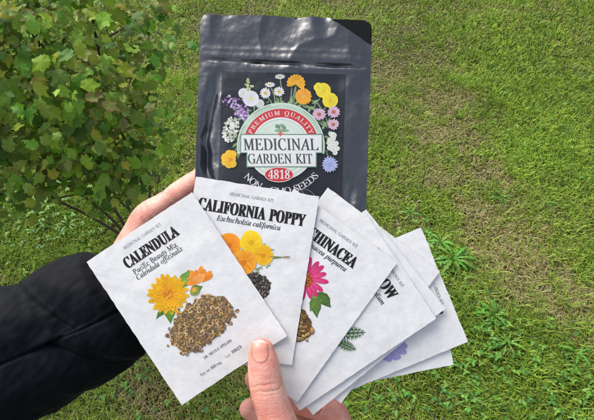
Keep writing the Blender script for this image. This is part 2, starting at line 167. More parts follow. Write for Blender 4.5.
# ------------------------------------------------------------------ lettering
GLY = json.loads(r'''{"bA":[437,"229 0 229 18 259 21 277 30 283 46 253 132 103 132 75 48 80 32 96 21 128 18 128 0 -9 0 -9 18 14 24 32 41 49 75 206 466 224 465 403 47 420 25 443 18 443 0/113 161 177 319 242 161"],"bC":[468,"257 -11 213 -7 174 3 137 20 105 43 78 71 56 104 39 142 29 184 26 228 30 273 39 314 56 351 79 384 106 412 139 435 176 452 216 462 259 465 292 463 388 435 402 439 413 449 419 465 437 465 437 308 420 308 403 347 381 380 356 407 328 427 298 439 265 443 198 419 157 347 144 226 159 114 203 46 278 24 305 26 331 33 358 45 383 61 428 106 447 89 395 33 332 0"],"bD":[496,"68 415 61 426 35 437 15 439 15 455 222 455 296 449 357 429 405 396 440 351 461 295 468 228 441 101 362 25 228 0 20 0 20 17 53 23 63 30 73 54 72 397/347 166 351 229 336 342 294 410 223 433 197 429 185 415 182 385 183 55 190 34 208 25 222 24 262 30 295 47 319 75 337 115"],"bE":[442,"183 246 221 248 243 256 259 269 272 288 281 313 288 345 304 345 304 118 287 118 280 164 264 195 241 213 207 221 183 222 184 53 192 35 213 28 289 32 335 48 371 75 399 116 411 143 430 143 402 0 14 0 14 17 51 22 62 30 70 41 75 78 74 394 69 413 62 425 51 433 16 439 16 455 399 455 399 320 383 320 375 357 361 386 340 406 312 420 276 428 194 426 184 410"],"bF":[404,"188 43 200 28 238 18 257 17 257 0 15 0 15 17 52 26 62 34 73 62 73 396 69 412 61 423 35 435 14 439 14 455 394 455 394 320 377 320 365 367 343 400 310 420 261 430 194 428 184 416 182 247 217 250 239 257 256 270 269 289 278 314 284 347 302 347 302 118 285 118 279 154 269 181 257 200 239 213 217 221 182 224"],"bG":[508,"200 419 159 347 146 228 150 163 161 110 180 67 206 37 238 19 275 13 316 19 328 27 341 53 341 146 337 161 329 170 299 180 275 182 275 198 500 198 500 182 466 177 457 171 447 147 446 29 387 7 328 -6 268 -10 222 -7 179 3 141 19 108 42 80 70 57 103 41 141 31 183 28 229 31 274 41 315 57 352 80 385 107 413 139 435 176 452 215 462 257 465 293 463 330 454 388 436 406 443 419 465 437 465 437 308 420 308 397 357 366 397 329 426 288 441 267 443"],"bH":[523,"282 439 282 455 507 455 507 439 471 431 461 424 451 399 451 60 461 33 471 25 507 17 507 0 282 0 282 17 318 24 329 31 336 41 342 81 342 221 182 221 183 59 187 43 194 32 205 24 242 17 242 0 15 0 15 17 52 24 62 32 69 43 75 81 73 398 62 424 36 436 16 439 16 455 242 455 242 439 197 428 187 415 182 379 182 251 342 251 337 415 328 428"],"bI":[261,"198 31 230 20 246 17 246 0 13 0 13 17 50 26 61 32 69 42 75 75 74 405 70 419 63 427 36 437 13 439 13 455 244 455 244 439 207 433 196 427 188 419 183 387 185 53"],"bL":[426,"15 0 402 0 427 154 409 154 384 100 354 63 315 40 264 29 200 31 188 40 182 83 185 407 193 424 208 434 250 439 250 455 16 455 16 439 51 432 62 425 73 399 73 59 69 43 62 32 52 24 15 17"],"bN":[494,"331 439 331 455 480 455 480 439 443 432 433 425 423 398 422 -11 403 -11 107 350 108 57 119 31 145 20 167 17 167 0 18 0 18 17 54 23 67 33 75 64 76 388 31 435 18 439 18 455 156 455 391 169 389 404 382 421 359 435"],"bO":[525,"431 399 467 351 490 293 498 228 490 163 467 106 430 58 383 21 325 -3 261 -11 198 -3 142 21 94 58 58 106 35 163 28 228 35 292 58 349 95 397 143 434 200 458 265 466 328 458 384 435/149 163 159 109 177 67 201 37 230 18 265 12 328 36 367 108 379 228 376 293 365 346 348 389 324 419 294 437 260 443 196 419 158 347 145 228"],"bP":[418,"255 240 272 253 283 271 290 297 290 361 285 387 275 406 261 420 241 428 204 430 189 424 182 398 182 230 231 232/187 43 194 32 205 24 242 17 242 0 15 0 15 17 52 24 62 32 69 43 75 81 73 398 62 424 36 436 16 439 16 455 265 454 306 448 336 440 375 415 390 398 400 378 407 356 409 332 404 296 390 266 367 240 334 221 292 209 182 206"],"bR":[473,"480 17 480 0 338 0 201 212 182 212 183 59 187 43 194 32 205 24 242 17 242 0 15 0 15 17 52 24 62 32 69 43 75 81 73 398 62 424 36 436 16 439 16 455 217 455 278 452 329 442 367 426 395 403 412 372 417 334 406 285 372 248 315 224 452 26 468 18/182 234 235 236 261 245 280 258 293 278 301 304 304 336 295 389 268 421 224 431 197 427 185 414 182 385"],"bU":[492,"346 7 302 -8 248 -13 192 -8 147 6 114 29 91 61 78 103 73 155 72 398 61 424 35 436 15 439 15 455 240 455 240 439 195 428 185 415 181 379 183 104 191 74 203 51 221 35 245 25 275 22 340 37 379 83 392 159 391 398 387 413 379 423 351 436 328 439 328 455 474 455 474 439 442 429 433 421 424 396 422 181 418 118 403 69 380 32"],"bW":[611,"150 432 141 420 148 373 223 153 301 353 281 413 267 429 229 439 229 455 439 455 439 439 413 436 398 427 394 405 474 166 549 406 544 425 529 434 503 439 503 455 624 455 624 439 602 429 581 396 446 -11 428 -11 316 309 190 -11 171 -11 21 419 8 433 -15 439 -15 455 181 455 181 439"],"bY":[426,"138 24 148 32 155 43 161 81 161 179 35 406 -13 438 -13 455 207 455 207 438 167 432 157 423 159 401 248 226 342 382 349 408 343 424 326 435 295 438 295 455 439 455 439 438 418 431 383 392 268 203 269 59 273 43 280 32 291 24 328 17 328 0 101 0 101 17"],"bT":[423,"65 403 47 380 35 352 29 318 11 318 11 455 410 455 410 317 394 317 375 382 333 420 263 433 265 58 269 41 276 30 288 23 328 17 328 0 92 0 92 17 130 23 142 31 150 42 156 81 156 433 116 430 88 420"],"bV":[428,"152 410 161 378 259 143 354 400 353 419 342 432 299 439 299 455 442 455 442 439 418 434 400 418 382 383 230 -13 212 -13 30 409 14 429 -14 439 -14 455 211 455 211 439 166 432"],"bM":[634,"617 17 617 0 396 0 396 17 433 25 446 36 454 68 455 399 288 0 270 0 105 389 107 57 112 41 120 30 148 19 169 17 169 0 14 0 14 17 50 24 61 32 69 43 75 79 73 407 66 423 43 435 15 439 15 455 185 455 317 142 449 455 617 455 617 439 583 430 573 423 561 397 562 54 569 34 582 23"],"bK":[510,"506 19 519 17 519 0 281 0 281 17 322 21 332 29 332 42 199 214 183 198 184 59 188 43 195 32 205 24 242 17 242 0 16 0 16 17 53 24 63 32 70 43 75 81 74 398 63 424 37 436 17 439 17 455 242 455 242 439 197 428 187 415 183 379 183 234 336 391 345 406 349 418 342 430 323 436 291 439 291 455 486 455 486 439 436 430 392 404 345 361 271 285 479 30"],"bS":[390,"62 158 75 113 91 77 111 50 136 30 164 19 197 15 220 17 241 24 257 36 269 51 276 69 279 89 273 117 255 140 225 160 127 210 99 231 77 253 62 276 53 302 50 332 57 381 80 421 115 449 160 464 229 461 300 445 310 447 317 454 320 466 339 466 339 319 322 319 305 365 280 402 248 429 213 443 173 443 155 437 140 426 128 413 122 398 121 364 137 336 168 314 300 247 331 219 350 188 358 153 357 106 350 80 339 58 323 38 304 21 281 8 254 -2 158 -8 78 12 66 3 61 -11 43 -11 43 158"],"bQ":[525,"366 346 348 389 324 419 294 437 260 443 196 419 158 347 145 228 149 163 160 109 178 67 202 37 231 18 265 12 329 36 367 108 380 228 377 293/29 260 45 321 75 374 117 417 170 448 232 464 298 464 357 448 409 418 451 376 481 323 496 261 498 228 493 176 479 128 454 86 421 49 379 21 330 0 360 -45 398 -72 445 -81 492 -73 495 -92 455 -105 416 -113 378 -116 296 -103 232 -64 187 -1 155 13 127 30 101 50 80 74 61 100 47 129 36 160 30 193"],"iA":[463,"283 55 288 158 127 157 116 150 46 66 32 36 36 22 64 13 79 13 75 0 -85 0 -82 13 -53 18 -26 32 356 475 369 475 354 43 358 32 377 18 411 13 409 0 221 0 224 13 248 14 263 19 273 26/143 183 298 367 289 183"],"iB":[439,"342 454 393 420 410 365 398 316 360 278 297 251 341 227 367 192 376 145 373 117 365 91 351 68 331 48 307 31 279 18 247 8 171 0 -34 0 -30 13 8 19 19 27 36 53 132 420 126 438 110 447 81 451 85 465 256 465/227 235 157 233 150 222 105 44 110 29 138 21 197 25 234 36 263 56 284 82 297 114 301 152 298 179 289 200 274 217 254 228/223 440 207 425 164 265 193 259 238 262 274 271 303 287 323 309 336 336 340 369 330 409 302 434"],"iC":[471,"67 52 49 78 36 108 28 142 26 179 28 211 35 244 61 307 102 365 153 413 181 433 227 456 274 470 321 475 379 467 430 453 447 461 453 470 467 470 439 332 425 332 423 383 414 407 400 427 381 441 357 450 328 453 300 450 273 443 220 414 174 370 138 313 113 247 105 175 109 129 121 91 140 60 167 37 199 23 236 19 294 28 348 56 399 103 412 91 383 60 354 34 323 15 291 1 256 -7 218 -10 181 -8 147 0 117 13 90 30"],"iD":[507,"222 439 205 423 193 387 105 49 112 33 170 22 206 25 240 32 270 44 297 60 321 80 360 130 386 189 399 254 401 287 397 334 384 373 364 403 335 425 298 438/331 38 294 22 255 10 212 2 -36 0 -32 13 6 19 18 26 35 52 132 419 126 437 110 447 81 451 85 465 305 462 344 454 378 442 408 424 433 402 453 375 467 344 476 310 479 272 476 236 469 202 457 169 440 137 419 108 393 82 364 58"],"iE":[454,"110 33 125 26 230 25 281 34 323 53 357 84 386 128 400 128 351 0 -34 0 -30 13 7 19 18 25 35 52 132 419 126 437 110 447 81 451 85 465 440 465 420 364 409 364 406 401 395 423 373 436 309 442 222 439 207 426 159 260 246 262 271 267 289 275 303 288 313 305 321 326 334 326 287 161 275 161 274 211 267 226 242 236 154 237 105 47"],"iF":[406,"112 44 118 25 136 16 169 12 168 0 -31 0 -27 13 10 18 30 36 45 73 135 419 130 437 113 447 84 451 88 465 421 465 400 355 388 367 385 392 379 412 369 425 354 434 307 441 226 439 210 425 165 258 243 260 271 268 292 284 316 325 330 325 285 156 271 156 272 206 262 226 235 234 159 235"],"iG":[541,"443 146 416 35 362 10 305 -5 245 -10 203 -7 165 0 130 13 100 31 74 53 54 80 39 110 30 144 27 181 29 214 36 246 62 310 102 367 153 415 181 435 227 457 276 470 327 475 387 468 465 442 487 448 503 469 514 469 484 327 472 327 464 364 450 395 428 420 401 438 369 449 331 453 291 448 253 435 218 413 187 383 160 348 137 306 120 261 110 217 106 173 111 126 124 86 146 53 175 30 212 15 255 11 299 17 336 37 347 49 354 64 383 185 377 203 358 210 322 214 325 227 518 227 514 214 476 208"],"iH":[520,"493 428 479 392 389 45 394 27 411 18 440 13 437 0 251 0 255 13 291 18 312 36 326 73 365 227 343 234 156 231 148 220 104 45 109 27 126 18 155 13 152 0 -34 0 -30 13 6 18 27 36 42 73 132 419 126 437 110 447 81 451 85 465 270 465 267 451 231 446 219 439 201 412 164 267 185 259 373 262 381 274 416 419 411 437 395 447 365 451 369 465 555 465 551 451 513 446"],"iI":[245,"30 36 45 73 135 419 130 437 113 447 84 451 88 465 275 465 272 451 235 446 215 428 200 392 110 45 115 27 131 18 161 13 157 0 -31 0 -27 13 10 18"],"iK":[454,"474 449 431 426 223 264 368 52 394 27 422 14 438 13 435 0 236 0 240 13 277 18 286 29 279 63 159 233 152 229 105 46 111 26 129 17 162 13 158 0 -34 0 -30 13 6 18 27 36 42 73 132 419 126 437 110 447 81 451 85 465 269 465 265 451 229 447 210 432 196 396 161 251 172 253 358 405 370 421 375 434 371 444 359 449 335 451 338 465 501 465 496 452"],"iL":[449,"135 26 245 25 298 33 337 51 369 83 399 132 412 132 368 0 -24 0 -21 13 16 19 28 26 45 52 142 419 136 437 120 447 91 451 94 465 279 465 274 452 241 446 220 429 206 393 116 51 120 34"],"iM":[590,"132 429 122 443 83 451 87 465 212 465 261 108 496 465 624 465 620 451 583 446 563 428 548 392 458 45 463 27 480 18 509 13 506 0 322 0 325 11 359 18 381 39 397 83 480 392 219 0 210 0 157 393 68 62 68 36 78 21 118 13 114 0 -36 0 -32 13 3 18 25 36 40 73"],"iN":[500,"351 -11 338 -11 154 373 68 43 73 25 90 17 122 13 118 0 -34 0 -30 13 5 19 17 25 35 51 132 408 127 428 110 445 81 451 85 465 182 465 353 108 435 422 429 440 412 448 380 451 383 465 536 465 532 451 498 447 475 429"],"iO":[516,"60 46 43 70 31 98 24 128 23 192 38 253 66 310 105 364 151 409 204 444 261 467 319 475 354 472 385 465 413 453 437 437 457 417 473 393 485 365 492 335 493 277 482 227 449 152 400 85 361 48 340 32 296 9 250 -5 200 -10 165 -8 133 -1 105 11 80 27/203 398 163 348 120 261 101 186 97 137 100 99 109 68 125 43 145 25 171 14 201 10 246 18 288 43 327 80 361 127 388 181 407 240 417 301 416 368 407 399 393 423 373 441 349 451 320 455 296 452 272 445"],"iP":[403,"147 214 105 46 111 26 130 17 165 13 161 0 -34 0 -30 13 7 19 18 25 35 51 132 419 126 438 110 447 81 451 85 465 267 465 346 453 393 418 408 361 406 335 398 311 385 289 368 270 346 253 320 240 290 230 221 222 153 221/222 441 209 431 199 405 160 249 170 243 235 246 270 257 297 275 317 299 329 329 332 364 330 389 323 410 311 425 294 436 272 442"],"iQ":[516,"97 135 100 98 109 68 124 43 144 25 170 14 199 11 235 16 268 30 301 54 331 86 358 127 381 175 400 227 411 278 415 328 412 366 403 397 389 421 369 439 344 450 314 453 290 451 266 444 220 416 178 373 143 318 128 286 111 235 100 185/347 473 378 466 407 454 431 438 452 419 468 395 481 368 488 339 490 306 486 258 473 210 451 164 421 119 385 79 342 43 294 15 243 -2 169 -11 126 -46 222 -54 325 -81 345 -83 378 -76 413 -57 449 -26 459 -35 406 -90 380 -107 354 -120 325 -127 248 -125 108 -95 83 -98 56 -108 28 -126 20 -114 144 -3 107 10 77 30 53 55 36 85 25 121 21 162 29 225 51 286 85 341 128 390 178 429 231 458 286 473"],"iR":[451,"158 253 202 250 245 253 281 263 309 280 330 303 342 331 347 363 336 407 304 434 232 441 213 433/422 13 418 0 314 0 221 228 152 231 106 46 111 26 127 16 162 13 158 0 -34 0 -30 13 8 19 19 27 36 53 132 420 126 438 110 447 81 451 85 465 281 465 325 462 360 453 388 438 407 418 419 393 423 364 408 307 364 264 289 235 371 45 392 21"],"iS":[369,"115 277 94 315 88 353 95 397 117 433 152 459 196 473 272 469 313 457 332 464 338 473 351 473 330 336 319 336 316 372 308 401 296 424 278 440 257 450 232 453 210 451 191 444 175 433 164 417 157 398 156 363 177 320 263 224 284 195 297 162 301 126 299 101 292 78 267 38 229 8 206 -1 153 -9 92 -1 42 13 30 11 21 4 15 -8 3 -8 26 146 38 146 42 106 52 72 69 46 90 26 116 15 146 11 178 16 204 32 224 57 234 87 232 128"],"iT":[420,"305 437 298 423 199 56 200 33 212 19 265 13 261 0 50 0 52 13 97 19 114 32 133 70 230 429 228 435 212 441 145 437 109 425 84 404 66 372 59 352 44 353 74 465 461 465 439 350 426 350 425 394 420 412 410 425 396 434 374 439"],"iU":[491,"122 84 130 63 144 46 164 33 187 25 241 24 284 38 318 63 332 79 357 137 425 396 425 426 415 443 391 451 373 452 375 465 532 465 530 452 498 448 480 438 447 357 383 124 354 62 335 39 315 20 291 7 264 -3 200 -10 158 -6 121 5 92 24 69 48 56 78 52 113 64 181 125 420 119 439 102 448 68 452 71 465 267 465 265 452 238 450 222 445 210 436 192 405 121 129 119 109"],"iV":[437,"149 95 403 399 418 430 413 444 386 451 371 451 373 465 516 465 510 451 485 444 426 384 95 -10 80 -10 95 414 86 439 62 450 38 451 40 465 226 465 223 453 198 451 184 447 174 439 164 410"],"iY":[412,"194 30 199 22 220 14 258 12 254 0 48 0 52 12 104 22 122 43 167 201 89 404 64 438 42 448 13 451 17 465 218 465 214 451 172 445 161 433 167 393 224 235 372 410 377 427 371 441 322 451 326 465 486 465 482 450 456 443 411 403 235 205"],"ia":[342,"8 10 -3 33 -7 64 0 119 18 175 49 228 90 274 136 306 183 316 217 307 232 280 241 309 292 309 224 62 222 44 224 37 233 35 252 46 282 80 291 72 240 12 195 -8 175 0 168 23 174 57 191 118 154 62 119 23 85 0 50 -8 26 -3/54 97 53 73 60 43 82 33 98 37 134 65 169 113 199 171 217 230 219 257 210 288 185 299 154 291 124 266 96 226"],"ib":[340,"156 487 162 485 103 251 155 300 214 316 251 310 280 289 299 258 306 218 301 177 287 137 266 99 238 64 204 35 166 12 125 -3 82 -8 46 -5 18 6 1 20 -4 43 93 437 91 446 86 452 50 455 54 467/83 167 50 38 61 17 95 9 132 17 168 40 199 75 224 119 241 167 246 211 242 241 230 264 211 279 186 283 155 276 126 254 102 217"],"ic":[298,"220 289 215 297 197 299 162 292 130 271 101 238 79 196 64 150 59 107 63 73 76 46 96 29 122 23 174 38 228 82 238 71 169 12 99 -8 58 0 26 23 6 60 -1 109 3 142 12 175 27 207 48 237 73 264 102 286 150 309 199 316 228 313 249 302 262 286 267 267 264 251 258 239 247 231 233 228 211 235 205 262"],"id":[355,"274 445 268 451 233 455 236 467 276 472 338 487 343 485 343 468 234 44 238 34 250 30 273 43 306 81 317 72 263 11 240 -3 217 -8 191 1 183 27 187 61 201 112 167 59 133 21 99 -1 61 -8 32 -3 10 13 -4 39 -9 73 -5 107 5 143 22 181 44 217 70 251 99 279 122 296 146 307 192 316 225 311 242 293/54 57 62 41 74 31 91 28 109 31 127 43 165 85 199 142 223 204 232 259 229 277 223 289 212 298 198 300 165 292 132 268 101 229 75 178 57 124 51 78"],"ie":[287,"56 98 72 44 119 26 168 39 221 81 231 71 198 36 165 12 128 -2 89 -7 50 0 21 21 2 54 -4 99 -1 131 9 165 25 199 46 231 72 259 101 283 148 308 195 316 222 313 242 303 254 287 258 266 245 226 208 189 147 161 61 142/180 298 159 294 137 280 115 258 95 230 78 196 64 158 124 173 168 199 195 233 204 271 198 291"],"if":[199,"267 416 243 408 224 415 222 460 213 468 206 469 172 447 148 383 132 304 210 304 207 283 128 283 84 73 50 -45 33 -85 -5 -136 -48 -153 -65 -150 -79 -142 -88 -130 -91 -116 -85 -94 -66 -87 -50 -92 -46 -119 -47 -132 -42 -134 -24 -128 -10 -108 13 -25 71 283 7 283 12 304 75 304 83 340 104 403 135 449 173 477 216 487 240 483 259 473 271 458 275 439"],"ig":[286,"248 236 243 203 229 174 207 149 179 130 146 118 82 116 66 101 60 87 73 70 159 38 194 19 216 -6 223 -40 218 -71 203 -99 179 -122 147 -139 108 -150 63 -153 16 -148 -21 -131 -44 -106 -52 -75 -30 -22 36 24 13 39 6 57 10 70 58 121 22 152 10 195 15 226 29 256 51 281 80 301 114 314 152 318 177 315 246 296 289 296 289 266 243 266/188 219 191 249 188 272 179 288 165 299 147 302 127 298 108 285 92 265 78 241 69 212 66 182 78 142 111 129 132 133 151 146 167 165 180 190/75 -132 151 -114 176 -60 173 -45 163 -31 132 -10 52 18 6 -20 -9 -64 12 -115"],"ih":[402,"308 68 313 44 331 36 352 39 374 51 386 32 344 3 304 -7 279 -2 260 11 247 33 244 78 281 283 274 313 251 323 212 310 173 272 141 221 124 172 87 0 25 0 118 451 106 474 66 482 72 510 195 510 142 275 150 275 209 343 274 366 328 347 346 291"],"ii":[177,"58 52 61 37 72 32 96 45 130 84 140 74 84 12 33 -8 8 1 0 29 11 86 60 264 57 275 50 282 17 287 20 299 124 316 129 314/155 441 157 428 155 414 147 403 136 396 122 394 110 396 98 404 91 415 88 428 91 441 98 452 110 460 122 463 135 460 147 452"],"il":[173,"7 2 0 12 -1 38 101 433 99 446 92 453 58 459 60 471 163 487 169 485 168 465 56 50 59 38 68 34 90 46 122 82 133 72 105 37 77 12 52 -3 32 -7 18 -5"],"im":[550,"123 316 128 314 128 296 91 177 184 281 263 316 293 306 304 277 299 241 285 184 371 283 449 316 479 306 489 275 479 222 433 50 436 39 445 35 457 38 499 87 508 76 459 13 410 -7 384 2 376 31 384 78 430 255 426 270 411 275 393 270 371 258 348 237 301 176 264 105 228 0 175 0 243 234 245 257 241 270 227 275 196 263 155 230 113 179 74 100 40 0 -13 0 61 263 59 275 51 281 17 287 19 300"],"in":[364,"302 278 293 222 245 49 249 37 259 34 282 48 312 91 322 83 273 14 222 -9 208 -6 198 1 191 12 189 28 195 65 236 216 242 254 238 269 225 275 211 272 178 250 123 189 93 142 67 82 42 0 -12 0 60 245 60 273 53 280 17 285 19 297 133 314 93 177 142 238 188 281 229 306 263 315 292 306"],"io":[351,"190 55 211 85 229 119 243 155 252 192 255 226 240 281 197 299 165 291 132 268 103 231 78 183 61 132 56 83 60 52 71 30 89 16 113 11 140 17 166 32/248 309 283 286 306 251 314 206 310 172 299 138 282 105 260 73 233 46 203 23 155 0 105 -8 61 -1 26 22 3 57 -4 102 0 140 14 178 35 215 61 247 93 276 128 298 165 312 201 316"],"ip":[340,"58 274 52 281 16 285 19 298 129 314 128 299 112 250 168 300 226 316 260 310 286 292 302 263 308 226 303 185 290 144 270 105 243 69 212 38 177 13 140 -2 101 -7 72 -4 50 5 23 -113 26 -124 36 -132 77 -138 73 -149 -96 -149 -93 -137 -66 -133 -49 -126 -38 -111/110 213 91 162 62 40 72 17 101 9 128 14 155 30 180 53 202 82 221 116 235 153 245 191 248 228 245 253 235 271 220 282 199 286 166 278 136 253"],"iq":[339,"204 -125 211 -132 253 -138 251 -150 81 -150 83 -138 120 -133 138 -120 152 -82 203 105 168 57 131 22 94 1 57 -6 29 -1 8 16 -6 43 -10 79 -6 116 5 154 23 191 47 226 74 257 103 282 150 307 195 316 234 306 254 276 263 309 315 309/151 281 128 260 106 235 72 173 57 126 52 82 54 59 62 43 74 33 90 30 117 36 147 57 178 92 209 145 232 201 239 248 236 269 228 285 215 295 198 298 175 294"],"ir":[224,"53 272 47 279 13 284 15 297 118 316 124 314 89 179 158 282 208 316 220 314 229 307 235 297 237 283 234 266 226 253 214 243 200 240 180 248 173 257 170 268 95 157 41 0 -13 0 53 240 56 259"],"is":[248,"46 269 63 294 90 311 123 316 166 310 193 302 205 305 209 314 220 314 207 214 195 214 175 278 130 299 115 296 102 287 94 275 91 261 97 237 165 138 178 105 179 89 176 63 166 40 151 20 130 5 106 -5 78 -8 6 6 -4 4 -9 -4 -22 -4 -7 106 4 105 10 65 24 35 45 16 71 10 93 14 110 26 122 45 126 69 120 93 53 190 41 222 40 238"],"it":[187,"66 283 19 283 22 297 82 326 136 392 151 392 126 304 183 304 177 283 120 283 60 45 63 34 72 31 93 43 124 79 134 68 82 11 33 -8 9 1 1 26"],"iu":[364,"189 27 199 81 220 153 171 82 127 32 86 2 46 -8 28 -5 15 4 7 18 5 51 19 116 56 265 53 276 47 283 13 287 15 300 125 315 125 296 59 54 64 38 79 32 100 38 124 54 150 81 177 115 203 156 227 203 247 255 261 309 314 309 249 65 246 47 250 36 260 32 284 45 315 84 324 75 274 13 222 -8 197 1"],"iv":[297,"205 170 232 213 240 239 211 279 211 300 218 309 228 315 240 317 253 314 264 306 270 292 273 275 244 196 159 85 75 -8 61 -8 45 231 36 265 21 281 -6 286 -3 299 79 316 93 284 109 58"],"iw":[446,"80 317 92 281 98 91 238 317 250 317 275 71 352 164 373 195 385 221 389 240 366 272 363 287 365 299 371 308 380 314 392 316 404 313 414 305 420 291 422 273 402 208 340 117 240 -8 230 -8 205 221 60 -8 48 -8 41 234 33 268 20 284 -3 289 -2 300"],"ix":[279,"-3 283 -1 296 96 316 106 311 112 297 131 206 203 302 229 314 238 315 262 308 270 288 263 269 244 261 212 270 197 263 136 181 167 48 175 38 185 35 208 48 238 86 248 75 197 13 154 -8 138 -5 126 3 117 23 94 121 26 28 8 9 -11 -2 -32 -6 -44 -4 -54 2 -60 11 -60 34 -45 49 -26 50 -1 41 13 47 30 64 89 148 63 264 55 276 44 283"],"iy":[270,"73 302 123 57 213 213 217 233 213 249 190 268 184 288 186 299 192 308 202 314 214 316 228 313 239 304 247 291 249 273 239 223 155 69 62 -65 16 -118 -26 -149 -44 -153 -58 -151 -68 -145 -75 -136 -75 -114 -60 -100 -39 -99 -20 -107 -9 -109 9 -99 79 -7 29 244 21 263 11 276 -4 284 -24 287 -22 299 62 316"],"iz":[266,"-34 -5 -40 -3 -42 3 -32 19 189 261 149 257 71 271 44 263 26 238 15 244 27 276 41 298 56 311 88 314 199 296 217 298 250 316 255 314 250 295 26 50 65 54 157 41 188 52 210 86 220 81 198 24 187 8 175 -2 143 -8 13 15 -7 11"],"b0":[375,"39 371 51 405 69 433 91 456 118 473 150 483 189 486 225 483 257 473 283 456 305 433 322 405 336 370 345 331 353 240 345 150 336 110 322 76 305 47 283 24 256 7 225 -3 188 -7 150 -3 118 7 91 24 69 48 51 76 39 111 25 193 25 289/139 390 128 300 128 181 139 91 150 61 166 43 188 37 210 43 227 61 237 91 247 181 247 300 237 390 227 419 211 437 189 443 166 437 150 419"],"b1":[375,"81 348 57 347 40 359 29 381 28 396 91 420 179 482 254 482 257 56 267 41 288 36 343 36 343 0 65 0 65 36 131 37 146 45 153 64 154 416 108 365"],"b2":[375,"153 442 137 432 126 416 118 393 112 329 68 336 50 344 37 357 29 374 28 411 43 441 72 465 116 481 174 486 220 483 258 473 288 456 310 434 323 407 327 359 313 314 259 242 87 74 257 75 279 86 295 107 305 141 345 141 341 0 24 0 24 69 170 223 200 266 218 307 226 371 220 413 212 427 202 437 189 443 174 445"],"b3":[375,"186 443 154 444 133 430 120 406 111 341 64 348 47 356 34 367 27 382 24 401 28 423 41 444 62 461 91 475 128 483 173 486 217 483 255 474 286 458 309 436 323 409 328 377 324 348 315 323 298 301 277 283 253 267 225 256 279 238 312 216 336 184 342 163 343 112 329 70 304 37 271 15 209 -3 132 -5 81 5 46 23 26 47 19 74 26 103 48 120 76 126 78 100 86 79 99 62 116 50 135 43 173 41 199 49 221 66 236 95 241 139 238 163 229 184 214 202 194 216 168 224 95 227 95 269 166 272 188 281 204 296 216 316 223 340 223 390 211 424 200 436"],"b4":[375,"295 65 300 52 320 39 357 36 357 0 121 0 121 36 167 39 188 52 193 65 195 125 9 125 9 166 199 480 293 480 293 169 363 169 363 125 293 125/56 169 199 416 195 287 195 169"],"b8":[375,"239 170 195 200 164 216 137 192 118 161 111 120 113 95 120 74 132 56 147 42 165 34 187 32 208 34 226 42 241 55 253 72 260 92 262 116 259 136 252 154/318 429 330 401 334 369 332 344 324 322 310 305 270 274 244 260 280 240 309 220 330 199 344 177 352 153 355 127 350 88 335 55 310 29 276 9 234 -3 183 -7 118 1 91 11 69 24 51 39 38 57 22 99 20 122 23 150 32 173 47 193 91 227 119 242 74 276 57 296 45 316 38 339 37 385 50 423 62 441 79 456 99 469 125 478 156 484 191 486 235 483 271 471 299 453/222 436 200 446 170 445 156 438 145 426 132 392 132 351 139 333 163 306 203 283 230 304 245 332 249 383"],"b9":[375,"95 466 120 477 147 484 177 486 209 484 238 476 264 463 287 444 307 420 323 390 335 353 343 310 344 225 334 157 315 97 284 49 264 30 241 14 215 3 185 -4 127 -5 88 4 62 22 47 45 43 79 57 100 75 107 92 71 118 45 135 38 156 36 205 57 237 122 251 230 227 207 195 191 155 185 119 189 87 201 60 220 40 248 28 282 24 324 26 355 32 383 42 409 56 431 74 450/181 441 164 438 149 429 137 413 128 391 121 328 128 275 149 244 184 233 212 239 235 255 251 278 248 330 242 372 231 403 217 424 201 437"]}''')
_gc = {}
def glyph(k):
    if k not in _gc:
        adv, s = GLY[k]
        loops = []
        for L in s.split('/'):
            a = list(map(int, L.split())); loops.append([(a[i]/1000, a[i+1]/1000) for i in range(0, len(a), 2)])
        tris = tessellate_polygon([[Vector((x, y, 0)) for x, y in L] for L in loops])
        _gc[k] = (adv/1000, [p for L in loops for p in L], [tuple(q) for q in tris])
    return _gc[k]
CAP = .465

